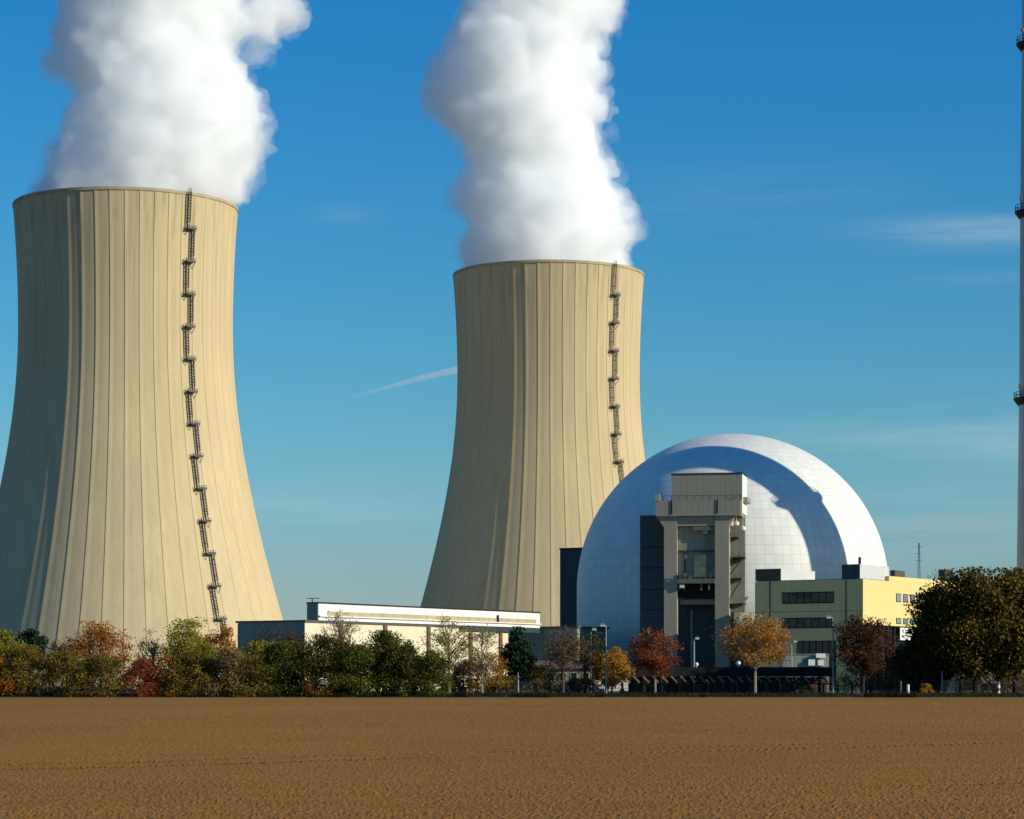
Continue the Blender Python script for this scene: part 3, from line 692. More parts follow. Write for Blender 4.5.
# ribbon windows on the shaded side
for (p0, p1, y0, y1) in ((782, 834, 592.5, 604), (782, 834, 618, 628.5)):
    a, b = OF.u(p0), OF.u(p1); z0, z1 = OF.z(y1, a), OF.z(y0, a)
    fr = OF.obj('window_band', 'dark_steel', upw, (a, b, -0.07, -0.003, z0, z1))
    n = 7
    for k in range(n):
        c0 = a + (b - a) * k / n; c1 = a + (b - a) * (k + 1) / n
        OF.obj('pane', 'glass', fr, (c0 + 0.1, c1 - 0.1, -0.12, -0.073, z0 + 0.25, z1 - 0.2)) if False else None
    mb = MB()
    for k in range(n):
        c0 = a + (b - a) * k / n; c1 = a + (b - a) * (k + 1) / n; OF.box(mb, c0 + 0.09, c1 - 0.09, -0.11, -0.073, z0 + 0.2, z1 - 0.2)
    mb.build('pane', 'glass', fr)
    for k in random.sample(range(n), 3):
        c0 = a + (b - a) * k / n; c1 = a + (b - a) * (k + 1) / n; OF.obj('blind', 'roofbrown', fr, (c0 + 0.12, c1 - 0.12, -0.125, -0.112, z1 - 0.2 - (z1 - z0) * random.uniform(.2, .55), z1 - 0.22))
for px in (770, 846):
    uu = OF.u(px); OF.obj('rain_pipe', 'roofbrown', upw, (uu - .07, uu + .07, -0.16, -0.01, zof + .1, zo))
OF.obj('wall_joint', 'roofbrown', upw, (oL, -0.02, -0.03, -0.004, OF.z(611.5, -8), OF.z(611.5, -8) + .07))
a, b = OF.u(797), OF.u(836); z0, z1 = SITE, OF.z(641, a)
gl = OF.obj('entrance', 'dark_steel', ob, (a, b, -0.10, -0.004, z0, z1))
mb = MB()
for k in range(6): OF.box(mb, a + (b - a) * k / 6 + .12, a + (b - a) * (k + 1) / 6 - .12, -0.15, -0.104, z0 + .2, z1 - .2)
mb.build('pane', 'glass', gl)
# windows on the sunlit side
for (y0, y1, pxs) in ((593.5, 602, (898.5, 905.5, 912.5, 919.5, 926.5, 934, 942)), (618, 624, (898.5, 905.5, 912.5, 919.5, 926.5, 934))):
    for px in pxs:
        uu = OR.u(px); yy0 = OR.z(y1 + 0.0, OR.u(898)); yy1 = OR.z(y0, OR.u(898)); yy0 = max(yy0, zof + 0.05)
        w_ = OR.obj('window', 'dark_steel', upw, (uu - 1.15, uu + 1.15, -0.06, -0.003, yy0, yy1)); OR.obj('pane', 'skyglass', w_, (uu - 1.0, uu + 1.0, -0.10, -0.063, yy0 + 0.12, yy1 - 0.12))
# glazed base below the overhang
mb = MB(); OR.box(mb, 2.2, oR - 2.0, 1.45, 1.595, SITE, zof - 0.4); gb = mb.build('base_glazing', 'glass', ob)
for px in (882, 890, 897):
    uu = OR.u(px); OR.obj('pillar', 'dark_steel', ob, (uu - .25, uu + .25, 0.4, 0.9, SITE, zof - 0.004))
a, b = OR.u(900, 0.6), OR.u(913, 0.6); OR.obj('white_panel', 'white', ob, (a, b, 0.55, 0.7, OR.z(640, a), OR.z(627.5, a)))
# roof housings
def housing(pxc, px0, px1, y0, y1, dpt, matf, matr, back):
    d = back; uc = OF.u(pxc, d); ul = OF.u(px0, d); Fr = Frame(863, 470, 58.0)
    zt, zb = OF.z(y0, uc, d), zo + 0.125
    du = -uc                                      # depth below the sunlit facade
    ur = (lambda t, b_: (t * b_.y - b_.x) / (OR.r.x - t * OR.r.y))((px1 - 512) / FP, OR.o + OR.i * du)
    mb = MB(); OF.box(mb, ul, uc, d, ur, zb, zt); h = mb.build('roof_housing', matr, ob)
    OF.obj('front_shade_panel', matf, h, (ul, uc - 0.003, d - 0.08, d - 0.003, zb, zt - 0.05))  # darker sheet: the shade on the housing's front is put into its colour
    return h
housing(781, 755.5, 815, 568.5, 581, 0, 'roofbrown', 'rooflight', 0.35)
housing(860, 842, 889, 564, 579, 0, 'navy', 'rooflight', 0.4)
mb = MB(); q = OF.p(OF.u(859, 0.5), 0.8, OF.z(564, 0)); mb.bar(q, q + Vector((0, 0, 1.3)), 0.45); mb.build('vent_pipe', 'dark_steel', ob)
a = OR.u(946, 3); OR.obj('roof_unit', 'navy', ob, (OR.u(945, 3), OR.u(953, 3), 3, 4.4, zo + 0.96, OR.z(569.5, a, 3)))
mb = MB(); OR.box(mb, OR.u(895, 4), OR.u(905, 4), 4, 5, zo + 0.96, OR.z(569.5, 20, 4)); mb.build('skylight', 'roofbrown', ob)
mb = MB(); q = OR.p(OR.u(919, 5), 5, zo + 0.9); zt = Z(543, q.y)
for dx in (-0.25, 0.25): mb.bar(q + Vector((dx, 0, 0)), (q.x + dx * 0.3, q.y, zt), 0.10)
for k in range(12):
    z0 = q.z + (zt - q.z) * k / 12; z1 = q.z + (zt - q.z) * (k + 1) / 12; mb.bar((q.x - .22 * (1 - k / 14), q.y, z0), (q.x + .22 * (1 - k / 14), q.y, z1), 0.06)
for k in (0.55, 0.72, 0.9): z0 = q.z + (zt - q.z) * k; mb.bar((q.x - .7, q.y, z0), (q.x + .7, q.y, z0), 0.07)
tag(mb.build('aerial_mast', 'steel', None, tuple(q)), 'thin lattice aerial mast on the roof of the yellow office block', 'aerial')
mb = MB(); u_, v_ = OR.u(983, 4), OR.u(991, 4); z0 = zo + 0.9
for uu in np.linspace(u_, v_, 5): mb.bar(OR.p(uu, 4, z0), OR.p(uu, 4, z0 + 2.2), 0.10)
for h in (1.1, 2.2): mb.bar(OR.p(u_, 4, z0 + h), OR.p(v_, 4, z0 + h), 0.10)
mb.build('roof_railing', 'post', ob)

# ------------------------------------------------------------------ carport, utility building, site hut
CF = Frame(622, 366, 0.0)
cp = thing('carport', tuple(CF.p(15, 2, SITE)), 'long low dark roofed carport with slanting brown braces behind the roadside trees', 'carport')
cu = CF.u(832); zt = CF.z(667)
CF.obj('roof', 'dark_steel', cp, (-0.3, cu + 0.3, -0.4, 6.4, CF.z(676.5), zt))
CF.obj('back_wall', 'shedwall', cp, (0, cu, 6.0, 6.2, SITE, CF.z(677)))
for px in np.arange(627, 832, 17.5):
    uu = CF.u(px); CF.obj('post', 'fence', cp, (uu - .22, uu + .22, -0.1, 0.2, SITE, CF.z(676.6)))
for px in np.arange(624, 828, 9.4):
    mb = MB(); mb.bar(CF.p(CF.u(px), -0.52, CF.z(676.2)), CF.p(CF.u(px + 6), -0.52, CF.z(682.5)), 0.16, 0.24); mb.build('brace', 'brace', cp)
CF.obj('rail', 'dark_steel', cp, (0, cu, -0.22, -0.11, CF.z(684.3), CF.z(683)))
for px, py, r in ((697, 664.3, 0.28), (739, 663.5, 0.36), (759.5, 660, 0.3)):
    c = CF.p(CF.u(px), 1.0, zt); mb = MB(); zc_ = CF.z(py)
    mb.lathe([(0.08, zt - .1), (0.08, zc_ - r)], 8, (c.x, c.y)); mb.lathe([(r * math.cos(a) + 1e-3, zc_ + r * math.sin(a)) for a in np.linspace(-1.5, 1.5, 9)], 14, (c.x, c.y)); mb.build('globe_light', 'carwhite', cp, smooth=True)
UF = Frame(783, 425, 0.0)
ub = thing('utility_building', tuple(UF.p(4, 3, 0)), 'low blue grey utility building with white roof boxes behind the carport', 'building')
uu1 = UF.u(829); UF.obj('wall', 'teal', ub, (0, uu1, 0, 6, 0.2, UF.z(655)))
UF.obj('roof_edge', 'carblue', ub, (-0.1, uu1 + .1, -0.1, 6.1, UF.z(655), UF.z(653.8)))
for (x0, x1, y0, y1, d) in ((808, 814.5, 665.5, 659.5, -.7), (817.5, 823.5, 665.5, 660, -.7), (815.5, 825, 657.8, 653.5, -.9)):
    UF.obj('white_box', 'carwhite', ub, (UF.u(x0), UF.u(x1), d, d + .55, UF.z(y0), UF.z(y1)))
SF = Frame(531, 405, 0.0)
sh = thing('gatehouse', tuple(SF.p(5, 3, 0)), 'low pale gatehouse with brown roof and small windows behind the fence', 'building')
us = SF.u(612); SF.obj('wall', 'render', sh, (0, us, 0, 6, 0.2, SF.z(668.5)))
mb = MB(); mb.prism([SF.p(-.5, -.5, SF.z(668.5)), SF.p(-.5, 6.5, SF.z(668.5)), SF.p(-.5, 3, SF.z(660.5))], tuple(SF.r * (us + 1.0))); mb.build('roof', 'rooftile', sh)
for px in (540, 551, 563, 574, 586, 598):
    uu = SF.u(px); w_ = SF.obj('window', 'tan', sh, (uu - .55, uu + .55, -0.07, -0.003, SF.z(681), SF.z(672))); SF.obj('pane', 'glass', w_, (uu - .42, uu + .42, -0.1, -0.073, SF.z(680.2), SF.z(672.8)))

# ------------------------------------------------------------------ vehicles
def vehicle(name, px, Y, L, H, mat, label, cat, van):
    x0 = X(px, Y); c = thing(name, (x0, Y, SITE), label, cat)
    if van: prof = [(-L/2, .35), (-L/2, 1.0), (-L*.47, 1.2), (-L*.36, H-.25), (-L*.30, H-.05), (-L*.2, H), (L*.47, H), (L/2, H-.1), (L/2, .35)]
    else: prof = [(-L/2, .35), (-L/2, .72), (-L*.42, .85), (-L*.25, .95), (-L*.13, H-.05), (L*.05, H), (L*.22, H-.03), (L*.38, 1.02), (L*.48, .98), (L/2, .8), (L/2, .35)]
    mb = MB(); mb.prism([(x0 + a, Y - .88, SITE + z) for a, z in prof], (0, 1.76, 0)); body = mb.build('body', mat, c)
    win = [(-L*.35, 1.25), (-L*.29, H-.3), (-L*.12, H-.3), (-L*.12, 1.25)] if van else [(-L*.20, 1.0), (-L*.11, H-.12), (L*.19, H-.12), (L*.30, 1.02)]
    mb = MB()
    for ys_ in (-.91, .885): mb.prism([(x0 + a, Y + ys_, SITE + z) for a, z in win], (0, .025, 0))
    mb.build('window', 'glass', c)
    for a in (-L*.32, L*.32):
        for ys_ in (-.93, .68):
            mb = MB(); mb.tube([(x0 + a, Y + ys_, SITE + .34), (x0 + a, Y + ys_ + .25, SITE + .34)], [.34, .34], 14); mb.build('wheel', 'rubber', c)
    return c
vehicle('parked_van', 612, 361, 4.4, 2.35, 'carwhite', 'white van parked behind the fence beside the carport end', 'van', True)
vehicle('parked_car', 575, 366, 4.2, 1.5, 'carblue', 'blue grey car parked behind the fence before the gatehouse', 'car', False)
vehicle('parked_car', 986, 366, 4.2, 1.5, 'carblue', 'blue grey car parked under the large olive brown trees', 'car', False)

# ------------------------------------------------------------------ perimeter fence, gate, posts
def fence(px0, px1, Y, label):
    xa, xb = X(px0, Y), X(px1, Y); n = max(2, int(round((xb - xa) / 2.0)))
    f = thing('perimeter_fence', ((xa + xb) / 2, Y, SITE), label, 'fence', 'stretches of the dark perimeter fence')
    mb = MB()
    for z in (SITE + .12, SITE + .65, SITE + 1.2): mb.bar((xa, Y, z), (xb, Y, z), 0.05)
    for x in np.arange(xa, xb, 0.2): mb.bar((x, Y + .04, SITE), (x, Y + .04, SITE + 1.22), 0.022)
    mb.build('mesh_panel', 'fence', f)
    for k in range(n + 1):
        x = xa + (xb - xa) * k / n; mb = MB(); mb.bar((x, Y - .05, SITE - .3), (x, Y - .05, SITE + 1.45), 0.32, 0.26); p = mb.build('post', 'fence', f)
        mb = MB(); mb.bar((x, Y - .05, SITE + 1.45), (x - .45, Y - .25, SITE + 1.95), 0.09); mb.build('outrigger', 'steel', p)
    mb = MB()
    for q in (.4, .8): mb.bar((xa - .45 * q, Y - .05 - .2 * q, SITE + 1.45 + .5 * q), (xb - .45 * q, Y - .05 - .2 * q, SITE + 1.45 + .5 * q), 0.03)
    mb.build('top_wire', 'steel', f)
fence(449, 622, 353.0, 'dark steel fence running from the hedge end to the carport')
fence(622.5, 938, 354.5, 'dark steel fence running before the carport up to the pale gate posts')
fence(960, 1100, 353.0, 'dark steel fence running on under the large olive brown tree past the gate')
Yg = 353.0; xg0, xg1 = X(942, Yg), X(957.5, Yg)
gt = thing('site_gate', ((xg0 + xg1) / 2, Yg, SITE), 'mesh gate between two pale posts under the large tree', 'gate')
for x in (xg0, xg1):
    mb = MB(); mb.tube([(x, Yg, SITE - .2), (x, Yg, Z(671, Yg))], [.13, .12], 10); mb.build('post', 'post', gt)
mb = MB()
for z in (SITE + .1, SITE + .9, SITE + 1.7): mb.bar((xg0 + .14, Yg, z), (xg1 - .14, Yg, z), .06)
for x in np.linspace(xg0 + .16, xg1 - .16, 14): mb.bar((x, Yg, SITE + .1), (x, Yg, SITE + 1.7), .03)
mb.build('gate_leaf', 'post', gt)
def marker(name, px, top, Y, r, bands, label, cat):
    x = X(px, Y); zt = Z(top, Y); m = thing(name, (x, Y, SITE), label, cat); n = len(bands)
    for k, b in enumerate(bands):
        z0 = SITE - .1 + (zt - SITE + .1) * k / n; z1 = SITE - .1 + (zt - SITE + .1) * (k + 1) / n
        mb = MB(); mb.lathe([(r, z0), (r, z1 - (.08 if k == n - 1 else 0)), (r * (.6 if k == n - 1 else 1), z1)], 14, (x, Y)); mb.build('band', b, m)
marker('bollard', 998.5, 681.5, 347, .22, ('carwhite', 'red', 'carwhite', 'red'), 'red and white banded bollard below the right edge olive brown tree', 'bollard')
marker('marker_post', 900.5, 681, 347, .16, ('brick', 'brick'), 'thin reddish marker post between the dark red tree and the gate', 'post')
marker('marker_post', 908, 684.5, 347, .20, ('carwhite', 'carwhite'), 'stout white marker post between the dark red tree and the gate', 'post')
marker('marker_post', 518, 672, 350.5, .13, ('post', 'post'), 'pale grey post standing under the dark pine', 'post')

# ------------------------------------------------------------------ street lamps
def lamp(px, top, Y, side, label, arm=0.9, r=.10):
    x = X(px, Y); zt = Z(top, Y); l = thing('street_lamp', (x, Y, SITE), label, 'street lamp', 'street lamps on the site')
    mb = MB(); mb.tube([(x, Y, SITE - .2), (x, Y, SITE + 1.1), (x, Y, SITE + 1.15), (x, Y, zt)], [r * 1.5, r * 1.4, r, r * .7], 10); mb.build('pole', 'post', l)
    mb = MB(); mb.tube([(x, Y, zt - .05), (x + side * arm * .6, Y - .1, zt + .12), (x + side * arm, Y - .15, zt + .15)], [r * .6, r * .5, r * .5], 8); mb.build('arm', 'post', l)
    cx = x + side * arm; mb = MB()
    mb.prism([(cx - .36, Y - .4, zt + .12), (cx + .32, Y - .4, zt + .12), (cx + .24, Y - .4, zt + .32), (cx - .27, Y - .4, zt + .32)], (0, .4, 0)); hd = mb.build('lamp_head', 'post', l)
    mb = MB(); mb.prism([(cx - .30, Y - .36, zt - .04), (cx + .27, Y - .36, zt - .04), (cx + .31, Y - .36, zt + .115), (cx - .35, Y - .36, zt + .115)], (0, .34, 0)); mb.build('cover', 'lamp_glass', hd)
lamp(606, 626, 350.0, -1, 'taller street lamp with big head beside the golden tree, before the dome', arm=.45, r=.12)
lamp(591, 630, 385.0, 1, 'thinner street lamp among the plum coloured branches, before the dome', arm=.5, r=.09)
lamp(694, 639, 400.0, 1, 'short street lamp between the two legs of the portal tower', arm=.5, r=.16)
lamp(833, 618, 350.0, -1, 'street lamp standing at the carport end before the office block', arm=.6, r=.12)
lamp(791.5, 642, 420.0, 1, 'short street lamp behind the utility building and golden orange tree', arm=.6, r=.14)

# ------------------------------------------------------------------ plants
def leaves(mb_pts, size, flat=0.0):
    n = len(mb_pts); c = np.asarray(mb_pts)
    a = rng.normal(size=(n, 3)); a /= np.linalg.norm(a, axis=1)[:, None]
    b = rng.normal(size=(n, 3)); b -= (a * b).sum(1)[:, None] * a; b /= np.linalg.norm(b, axis=1)[:, None]
    s = (size * rng.uniform(0.55, 1.3, n))[:, None]
    P = np.stack([c - a * s * .5, c + b * s * .32, c + a * s * .5, c - b * s * .32], 1)
    return P.reshape(-1, 3)
def crown_mesh(name, P, mat, parent):
    n = len(P) // 4; base = np.array(parent['_loc'])
    me = bpy.data.meshes.new(name); me.from_pydata((P - base).tolist(), [], np.arange(4 * n).reshape(-1, 4).tolist()); me.materials.append(M[mat])
    o = bpy.data.objects.new(name, me); col.objects.link(o); o.parent = parent; o['_loc'] = tuple(base); return o

def plant(name, px, top, hw, Y, mat, label, cat='tree', base=None, crown0=0.3, nl=2600, leaf=0.36, bark='bark', clumps=None, bare=0.0, shape='round', group=None, trunk_r=None, clean=True, nstem=1, twigs=0):
    """px centre, top row, half width in pixels at distance Y; crown0 = height share of bare trunk"""
    if shape == 'dome': leaf = leaf * 0.85
    clumps = clumps or (70 if shape == 'dome' else 50)
    sc_ = Y / FP; gz = float(np.interp(Y, VGY, VGZ)) - 0.03 if Y < 352 else SITE
    x0 = X(px, Y); H = Z(top, Y) - gz; W = hw * sc_ * (1.42 if shape == 'dome' else 1.14); H += (8.0 * sc_ if shape == 'dome' and H > 2.5 else 0); Dp = W * 0.85
    t = thing(name, (x0, Y, gz), label, cat, group)
    cz0 = H * crown0; ch = H - cz0
    cs = []
    tries = 0
    while len(cs) < clumps and tries < 6000:
        tries += 1
        q = rng.uniform(-1, 1, 3); rr = np.linalg.norm(q)
        if shape == 'dome':
            a_ = rng.uniform(0, 6.2832); r_ = math.sqrt(rng.uniform(.08, 1)); q = np.array([r_ * math.cos(a_), r_ * math.sin(a_), rng.uniform(-1, 1)]); rr = .5
        if rr > 1 or rr < 0.30: continue
        if shape == 'cone':
            hgt = (q[2] + 1) / 2; wd = (1 - hgt) ** 0.8 + 0.08
            if math.hypot(q[0], q[1]) > 1: continue
            p = np.array([q[0] * wd * W, q[1] * wd * Dp, cz0 + hgt * ch * 0.97])
        elif shape == 'dome':       # widest low, down to the ground
            hgt = (q[2] + 1) / 2; wd = math.sqrt(max(0, 1 - hgt ** 2.2)) * (0.85 + 0.15 * rng.random())
            p = np.array([q[0] * wd * W, q[1] * wd * Dp, cz0 + hgt * ch * 0.95])
        else:
            p = np.array([q[0] * W * 0.92, q[1] * Dp * 0.92, cz0 + ch * 0.5 + q[2] * ch * 0.47])
        lump = 0.80 + 0.32 * value_noise(np.array([math.atan2(p[1], p[0]) * 1.3 + px]), np.array([p[2] / H * 5 + px]), 1.0, 4)[0]
        p[0] *= lump; p[1] *= lump
        cs.append(p)
    cs = np.array(cs)
    base_v = np.array([x0, Y, gz])
    # trunk, limbs, twigs
    tr = MB(); r0 = trunk_r or max(0.07, H * 0.018)
    spine = []
    for k in range(nstem):
        ox = (rng.uniform(-.35, .35) * W if nstem > 1 else 0)
        top_z = cz0 + ch * (0.62 if shape != 'cone' else 0.95)
        pts = [base_v + np.array([ox + rng.normal(0, .02 * W) * f + (ox * 0.5) * f, rng.normal(0, .02 * W) * f, top_z * f - (0.15 if f == 0 else 0)]) for f in (0, .25, .5, .75, 1.0)]
        tr.tube(pts, [r0 * 1.25, r0, r0 * .8, r0 * .5, r0 * .22], 7); spine.append(pts)
    for c in cs:
        sp = spine[rng.integers(0, nstem)]
        f = min(0.97, max(0.22 if crown0 < .1 else cz0 / (cz0 + ch * .62), (c[2] - 0.30 * ch * rng.uniform(.6, 1.2)) / (cz0 + ch * .62))) * 4
        i = min(3, int(f)); a = sp[i] * (1 - (f - i)) + sp[i + 1] * (f - i); e = base_v + c
        m1 = a * .5 + e * .5 + rng.normal(0, .04 * W, 3) + np.array([0, 0, .04 * ch])
        rb_ = r0 * (0.26 if bare == 0 else 0.30)
        tr.tube([a, m1, e], [rb_, rb_ * .65, rb_ * .25], 4)
        nt_ = twigs
        for k in range(nt_):
            q0 = m1 + (e - m1) * rng.uniform(0, 1); d = (e - a); d = d / (np.linalg.norm(d) + 1e-6) + rng.normal(0, .55, 3) + np.array([0, 0, .3]); d /= np.linalg.norm(d)
            q1 = q0 + d * rng.uniform(.10, .22) * (W + ch) * .5
            tr.tube([q0, (q0 + q1) / 2 + rng.normal(0, .05, 3), q1], [.034, .026, .014], 3)
    tr.build('trunk', bark, t)
    # foliage
    nl = int(nl * (5.0 if shape == 'dome' else 2.2 if not bare else 2.4)); per = max(3, int(nl / len(cs))); csz = (W + ch * .5) * (0.17 if clumps > 30 else 0.22)
    pts = []
    for c in cs:
        k = max(2, int(per * rng.uniform(.45, 1.5))); g_ = rng.normal(0, 1, (k, 3)); g_ /= (np.linalg.norm(g_, axis=1)[:, None] + 1e-6)
        g_ *= (rng.uniform(0, 1, k) ** .6)[:, None] * csz * rng.uniform(.7, 1.25) * np.array([1.1, 1.1, .85])
        pts.append(base_v + c + g_)
    pts = np.concatenate(pts)
    pts = pts[(pts[:, 2] > gz + .05) & (pts[:, 2] < gz + H * 1.03)]
    crown_mesh('crown', leaves(pts, leaf), mat, t)
    return t
G1 = 'autumn hedge plants along the field edge'; G2 = 'trees along the perimeter fence'
P_ = plant
# far left
P_('shrub', 2, 640, 20, 336.1, 'leaf_lime', 'light green bush, first in the hedge at the left edge', 'bush', crown0=.12, shape='dome', group=G1, nstem=3)
P_('shrub', -4, 662, 20, 332.7, 'leaf_orange', 'low rusty orange bush before the light green bush', 'bush', crown0=.02, shape='dome', group=G1, nl=1500, leaf=.3, nstem=3)
P_('conifer', 32, 630, 15, 351.1, 'leaf_pine', 'dark green rounded conifer poking up behind the hedge before the larger tower', 'tree', crown0=.45, group=G1, leaf=.4, nl=2600, bark='darkbark')
P_('shrub', 24, 654, 24, 333.6, 'leaf_brown', 'brown bush below the dark rounded conifer', 'bush', crown0=.02, shape='dome', group=G1, nl=2400, leaf=.3, nstem=3)
P_('tree', 58, 640, 20, 340.1, 'leaf_plum', 'thin greyish bush left of the spreading orange tree', 'tree', crown0=.2, group=G1, nl=500, leaf=.26, twigs=5, nstem=2, bare=1)
P_('tree', 97, 622, 33, 338.1, 'leaf_orange', 'spreading orange tree in the hedge before the larger tower', 'tree', crown0=.32, group=G1, nl=2600, leaf=.30, twigs=4, clumps=60, nstem=2)
P_('shrub', 62, 660, 22, 333.1, 'leaf_brown', 'olive brown bush under the left side of the orange tree', 'bush', crown0=.02, shape='dome', group=G1, nl=2200, leaf=.3, nstem=3)
P_('shrub', 100, 664, 26, 332.6, 'leaf_brown', 'speckled brown bush directly under the orange tree', 'bush', crown0=.02, shape='dome', group=G1, nl=2600, leaf=.3, nstem=3)
P_('tree', 153, 630, 19, 341.1, 'leaf_tan', 'nearly bare grey tree between orange tree and yellow green tree', 'tree', crown0=.25, group=G1, nl=420, leaf=.24, twigs=7, bark='palebark', bare=1, clumps=40)
P_('shrub', 140, 668, 20, 332.9, 'leaf_red', 'low red bush below the nearly bare grey tree', 'bush', crown0=.02, shape='dome', group=G1, nl=1800, leaf=.28, nstem=3)
P_('tree', 188, 618, 24, 339.1, 'leaf_yellow', 'bright yellow green tree before the foot of the larger tower', 'tree', crown0=.25, group=G1, nl=3400, leaf=.30, twigs=2, clumps=58, nstem=2)
P_('tree', 221, 626, 17, 340.1, 'leaf_orange', 'small rusty orange tree under the tower ladder', 'tree', crown0=.28, group=G1, nl=1500, leaf=.28, twigs=4)
P_('shrub', 168, 664, 20, 333.3, 'leaf_amber', 'amber bush below the yellow green tree', 'bush', crown0=.02, shape='dome', group=G1, nl=1500, leaf=.28, nstem=3)
P_('shrub', 192, 660, 24, 333.1, 'leaf_brown', 'dark olive brown bush between the amber bush and a pale tan bush', 'bush', crown0=.02, shape='dome', group=G1, nl=2600, leaf=.3, nstem=3)
P_('shrub', 206, 652, 18, 337.1, 'leaf_lime', 'green bush tucked between the yellow green tree and small orange tree', 'bush', crown0=.05, shape='dome', group=G1, nl=1500, leaf=.3, nstem=3)
P_('shrub', 228, 656, 24, 332.9, 'leaf_tan', 'pale tan bush below the small rusty tree', 'bush', crown0=.02, shape='dome', group=G1, nl=2300, leaf=.3, nstem=3)
P_('tree', 283, 628, 38, 342.1, 'leaf_darkred', 'dark red thin tree before the teal end wall of the hall', 'tree', crown0=.22, group=G1, nl=1500, leaf=.28, twigs=6, clumps=64, nstem=2, bare=1)
P_('shrub', 262, 650, 24, 335.1, 'leaf_lime', 'yellow olive bush below the dark red thin tree', 'bush', crown0=.02, shape='dome', group=G1, nl=2400, leaf=.32, nstem=3)
P_('shrub', 250, 664, 22, 332.5, 'leaf_brown', 'yellowish brown bush at the foot of the yellow olive bush', 'bush', crown0=.02, shape='dome', group=G1, nl=1900, leaf=.28, nstem=3)
P_('shrub', 290, 650, 24, 333.5, 'leaf_green', 'very dark green bush, first of the thick green ones', 'bush', crown0=.0, shape='dome', group=G1, nl=3200, leaf=.32, nstem=3)
P_('tree', 342, 611, 27, 342.1, 'leaf_tan', 'bare pale twiggy tree before the white hall end', 'tree', crown0=.25, group=G1, nl=380, leaf=.24, twigs=8, bark='palebark', clumps=56, nstem=2, bare=1)
P_('shrub', 326, 644, 30, 333.9, 'leaf_olive', 'broad olive green bush below the bare pale tree', 'bush', crown0=.0, shape='dome', group=G1, nl=3800, leaf=.32, nstem=3)
P_('shrub', 352, 654, 22, 332.5, 'leaf_green', 'green bush with some orange leaves in the thick hedge', 'bush', crown0=.0, shape='dome', group=G1, nl=2500, leaf=.3, nstem=3)
P_('shrub', 384, 640, 24, 334.1, 'leaf_green', 'tall dark green bush before the second brown pier', 'bush', crown0=.0, shape='dome', group=G1, nl=3400, leaf=.32, nstem=3)
P_('conifer', 408, 639, 12, 341.1, 'leaf_pine', 'small dark pointed conifer behind the green bushes', 'tree', crown0=.1, shape='cone', group=G1, nl=1800, leaf=.34, bark='darkbark')
P_('shrub', 404, 654, 20, 332.7, 'leaf_olive', 'olive bush below the small pointed conifer', 'bush', crown0=.0, shape='dome', group=G1, nl=2300, leaf=.3, nstem=3)
P_('shrub', 430, 658, 18, 332.9, 'leaf_green', 'green bush, last of the hedge before the fence starts', 'bush', crown0=.0, shape='dome', group=G1, nl=2300, leaf=.3, nstem=3)
P_('shrub', 318, 683, 15, 331.0, 'leaf_orange', 'tiny orange bush at the foot of the green hedge', 'bush', crown0=.0, shape='dome', group=G1, nl=600, leaf=.24, clumps=20, nstem=2)
# along the fence
P_('tree', 449, 616, 23, 350, 'leaf_yellow', 'thin yellow green tree at the hedge end before the hall', 'tree', crown0=.30, group=G2, nl=900, leaf=.26, twigs=6, bark='palebark', clumps=56, bare=1)
P_('tree', 482, 625, 20, 349.5, 'leaf_tan', 'thin tan tree with pale trunk left of the pine', 'tree', crown0=.28, group=G2, nl=650, leaf=.25, twigs=6, bark='palebark', clumps=46, bare=1)
P_('shrub', 492, 662, 16, 351.4, 'leaf_gold', 'golden bush around the pale trunk of the thin tan tree', 'bush', crown0=.12, shape='dome', group=G2, nl=700, leaf=.26, clumps=26, nstem=2)
P_('shrub', 468, 668, 18, 356, 'leaf_plum', 'plum brown bush behind the fence start', 'bush', crown0=.05, shape='dome', group=G2, nl=1300, leaf=.28, nstem=2)
P_('pine_tree', 517, 628, 19, 360, 'leaf_pine', 'dark green pine standing before the end of the hall', 'tree', crown0=.16, shape='cone', group=G2, nl=4200, leaf=.42, clumps=60, bark='darkbark')
P_('tree', 563, 626, 22, 350, 'leaf_plum', 'thin plum brown tree before the gatehouse', 'tree', crown0=.30, group=G2, nl=900, leaf=.26, twigs=6, clumps=56, bare=1, nstem=1)
P_('tree', 585, 628, 18, 357, 'leaf_olive', 'thin olive tree behind the thinner street lamp', 'tree', crown0=.3, group=G2, nl=800, leaf=.26, twigs=4, bare=1)
P_('tree', 612, 648, 20, 357, 'leaf_gold', 'small golden yellow tree beside the taller street lamp', 'tree', crown0=.12, group=G2, nl=2600, leaf=.32)
P_('shrub', 503, 676, 18, 358, 'leaf_brown', 'brown bush behind the fence left of the pale grey post', 'bush', crown0=.05, shape='dome', group=G2, nl=900, leaf=.28, nstem=2)
P_('shrub', 452, 678, 12, 357, 'leaf_darkred', 'low dark bush behind the first fence posts', 'bush', crown0=.05, shape='dome', group=G2, nl=700, leaf=.28, nstem=2)
P_('shrub', 580, 678, 16, 358, 'leaf_plum', 'low dull bush behind the fence under the thin olive tree', 'bush', crown0=.05, shape='dome', group=G2, nl=700, leaf=.28, nstem=2)
P_('shrub', 540, 674, 22, 360, 'leaf_brown', 'brown bush under the plum brown tree behind the fence', 'bush', crown0=.05, shape='dome', group=G2, nl=1100, leaf=.28, nstem=2)
P_('tree', 655, 629, 23, 348.5, 'leaf_red', 'red orange tree before the navy annex of the dome', 'tree', crown0=.28, group=G2, nl=2500, leaf=.30, twigs=4, bark='palebark', clumps=60)
P_('tree', 755, 612, 33, 348, 'leaf_amber', 'round golden orange tree before the carport and office corner', 'tree', crown0=.30, group=G2, nl=2900, leaf=.30, twigs=5, bark='palebark', clumps=76)
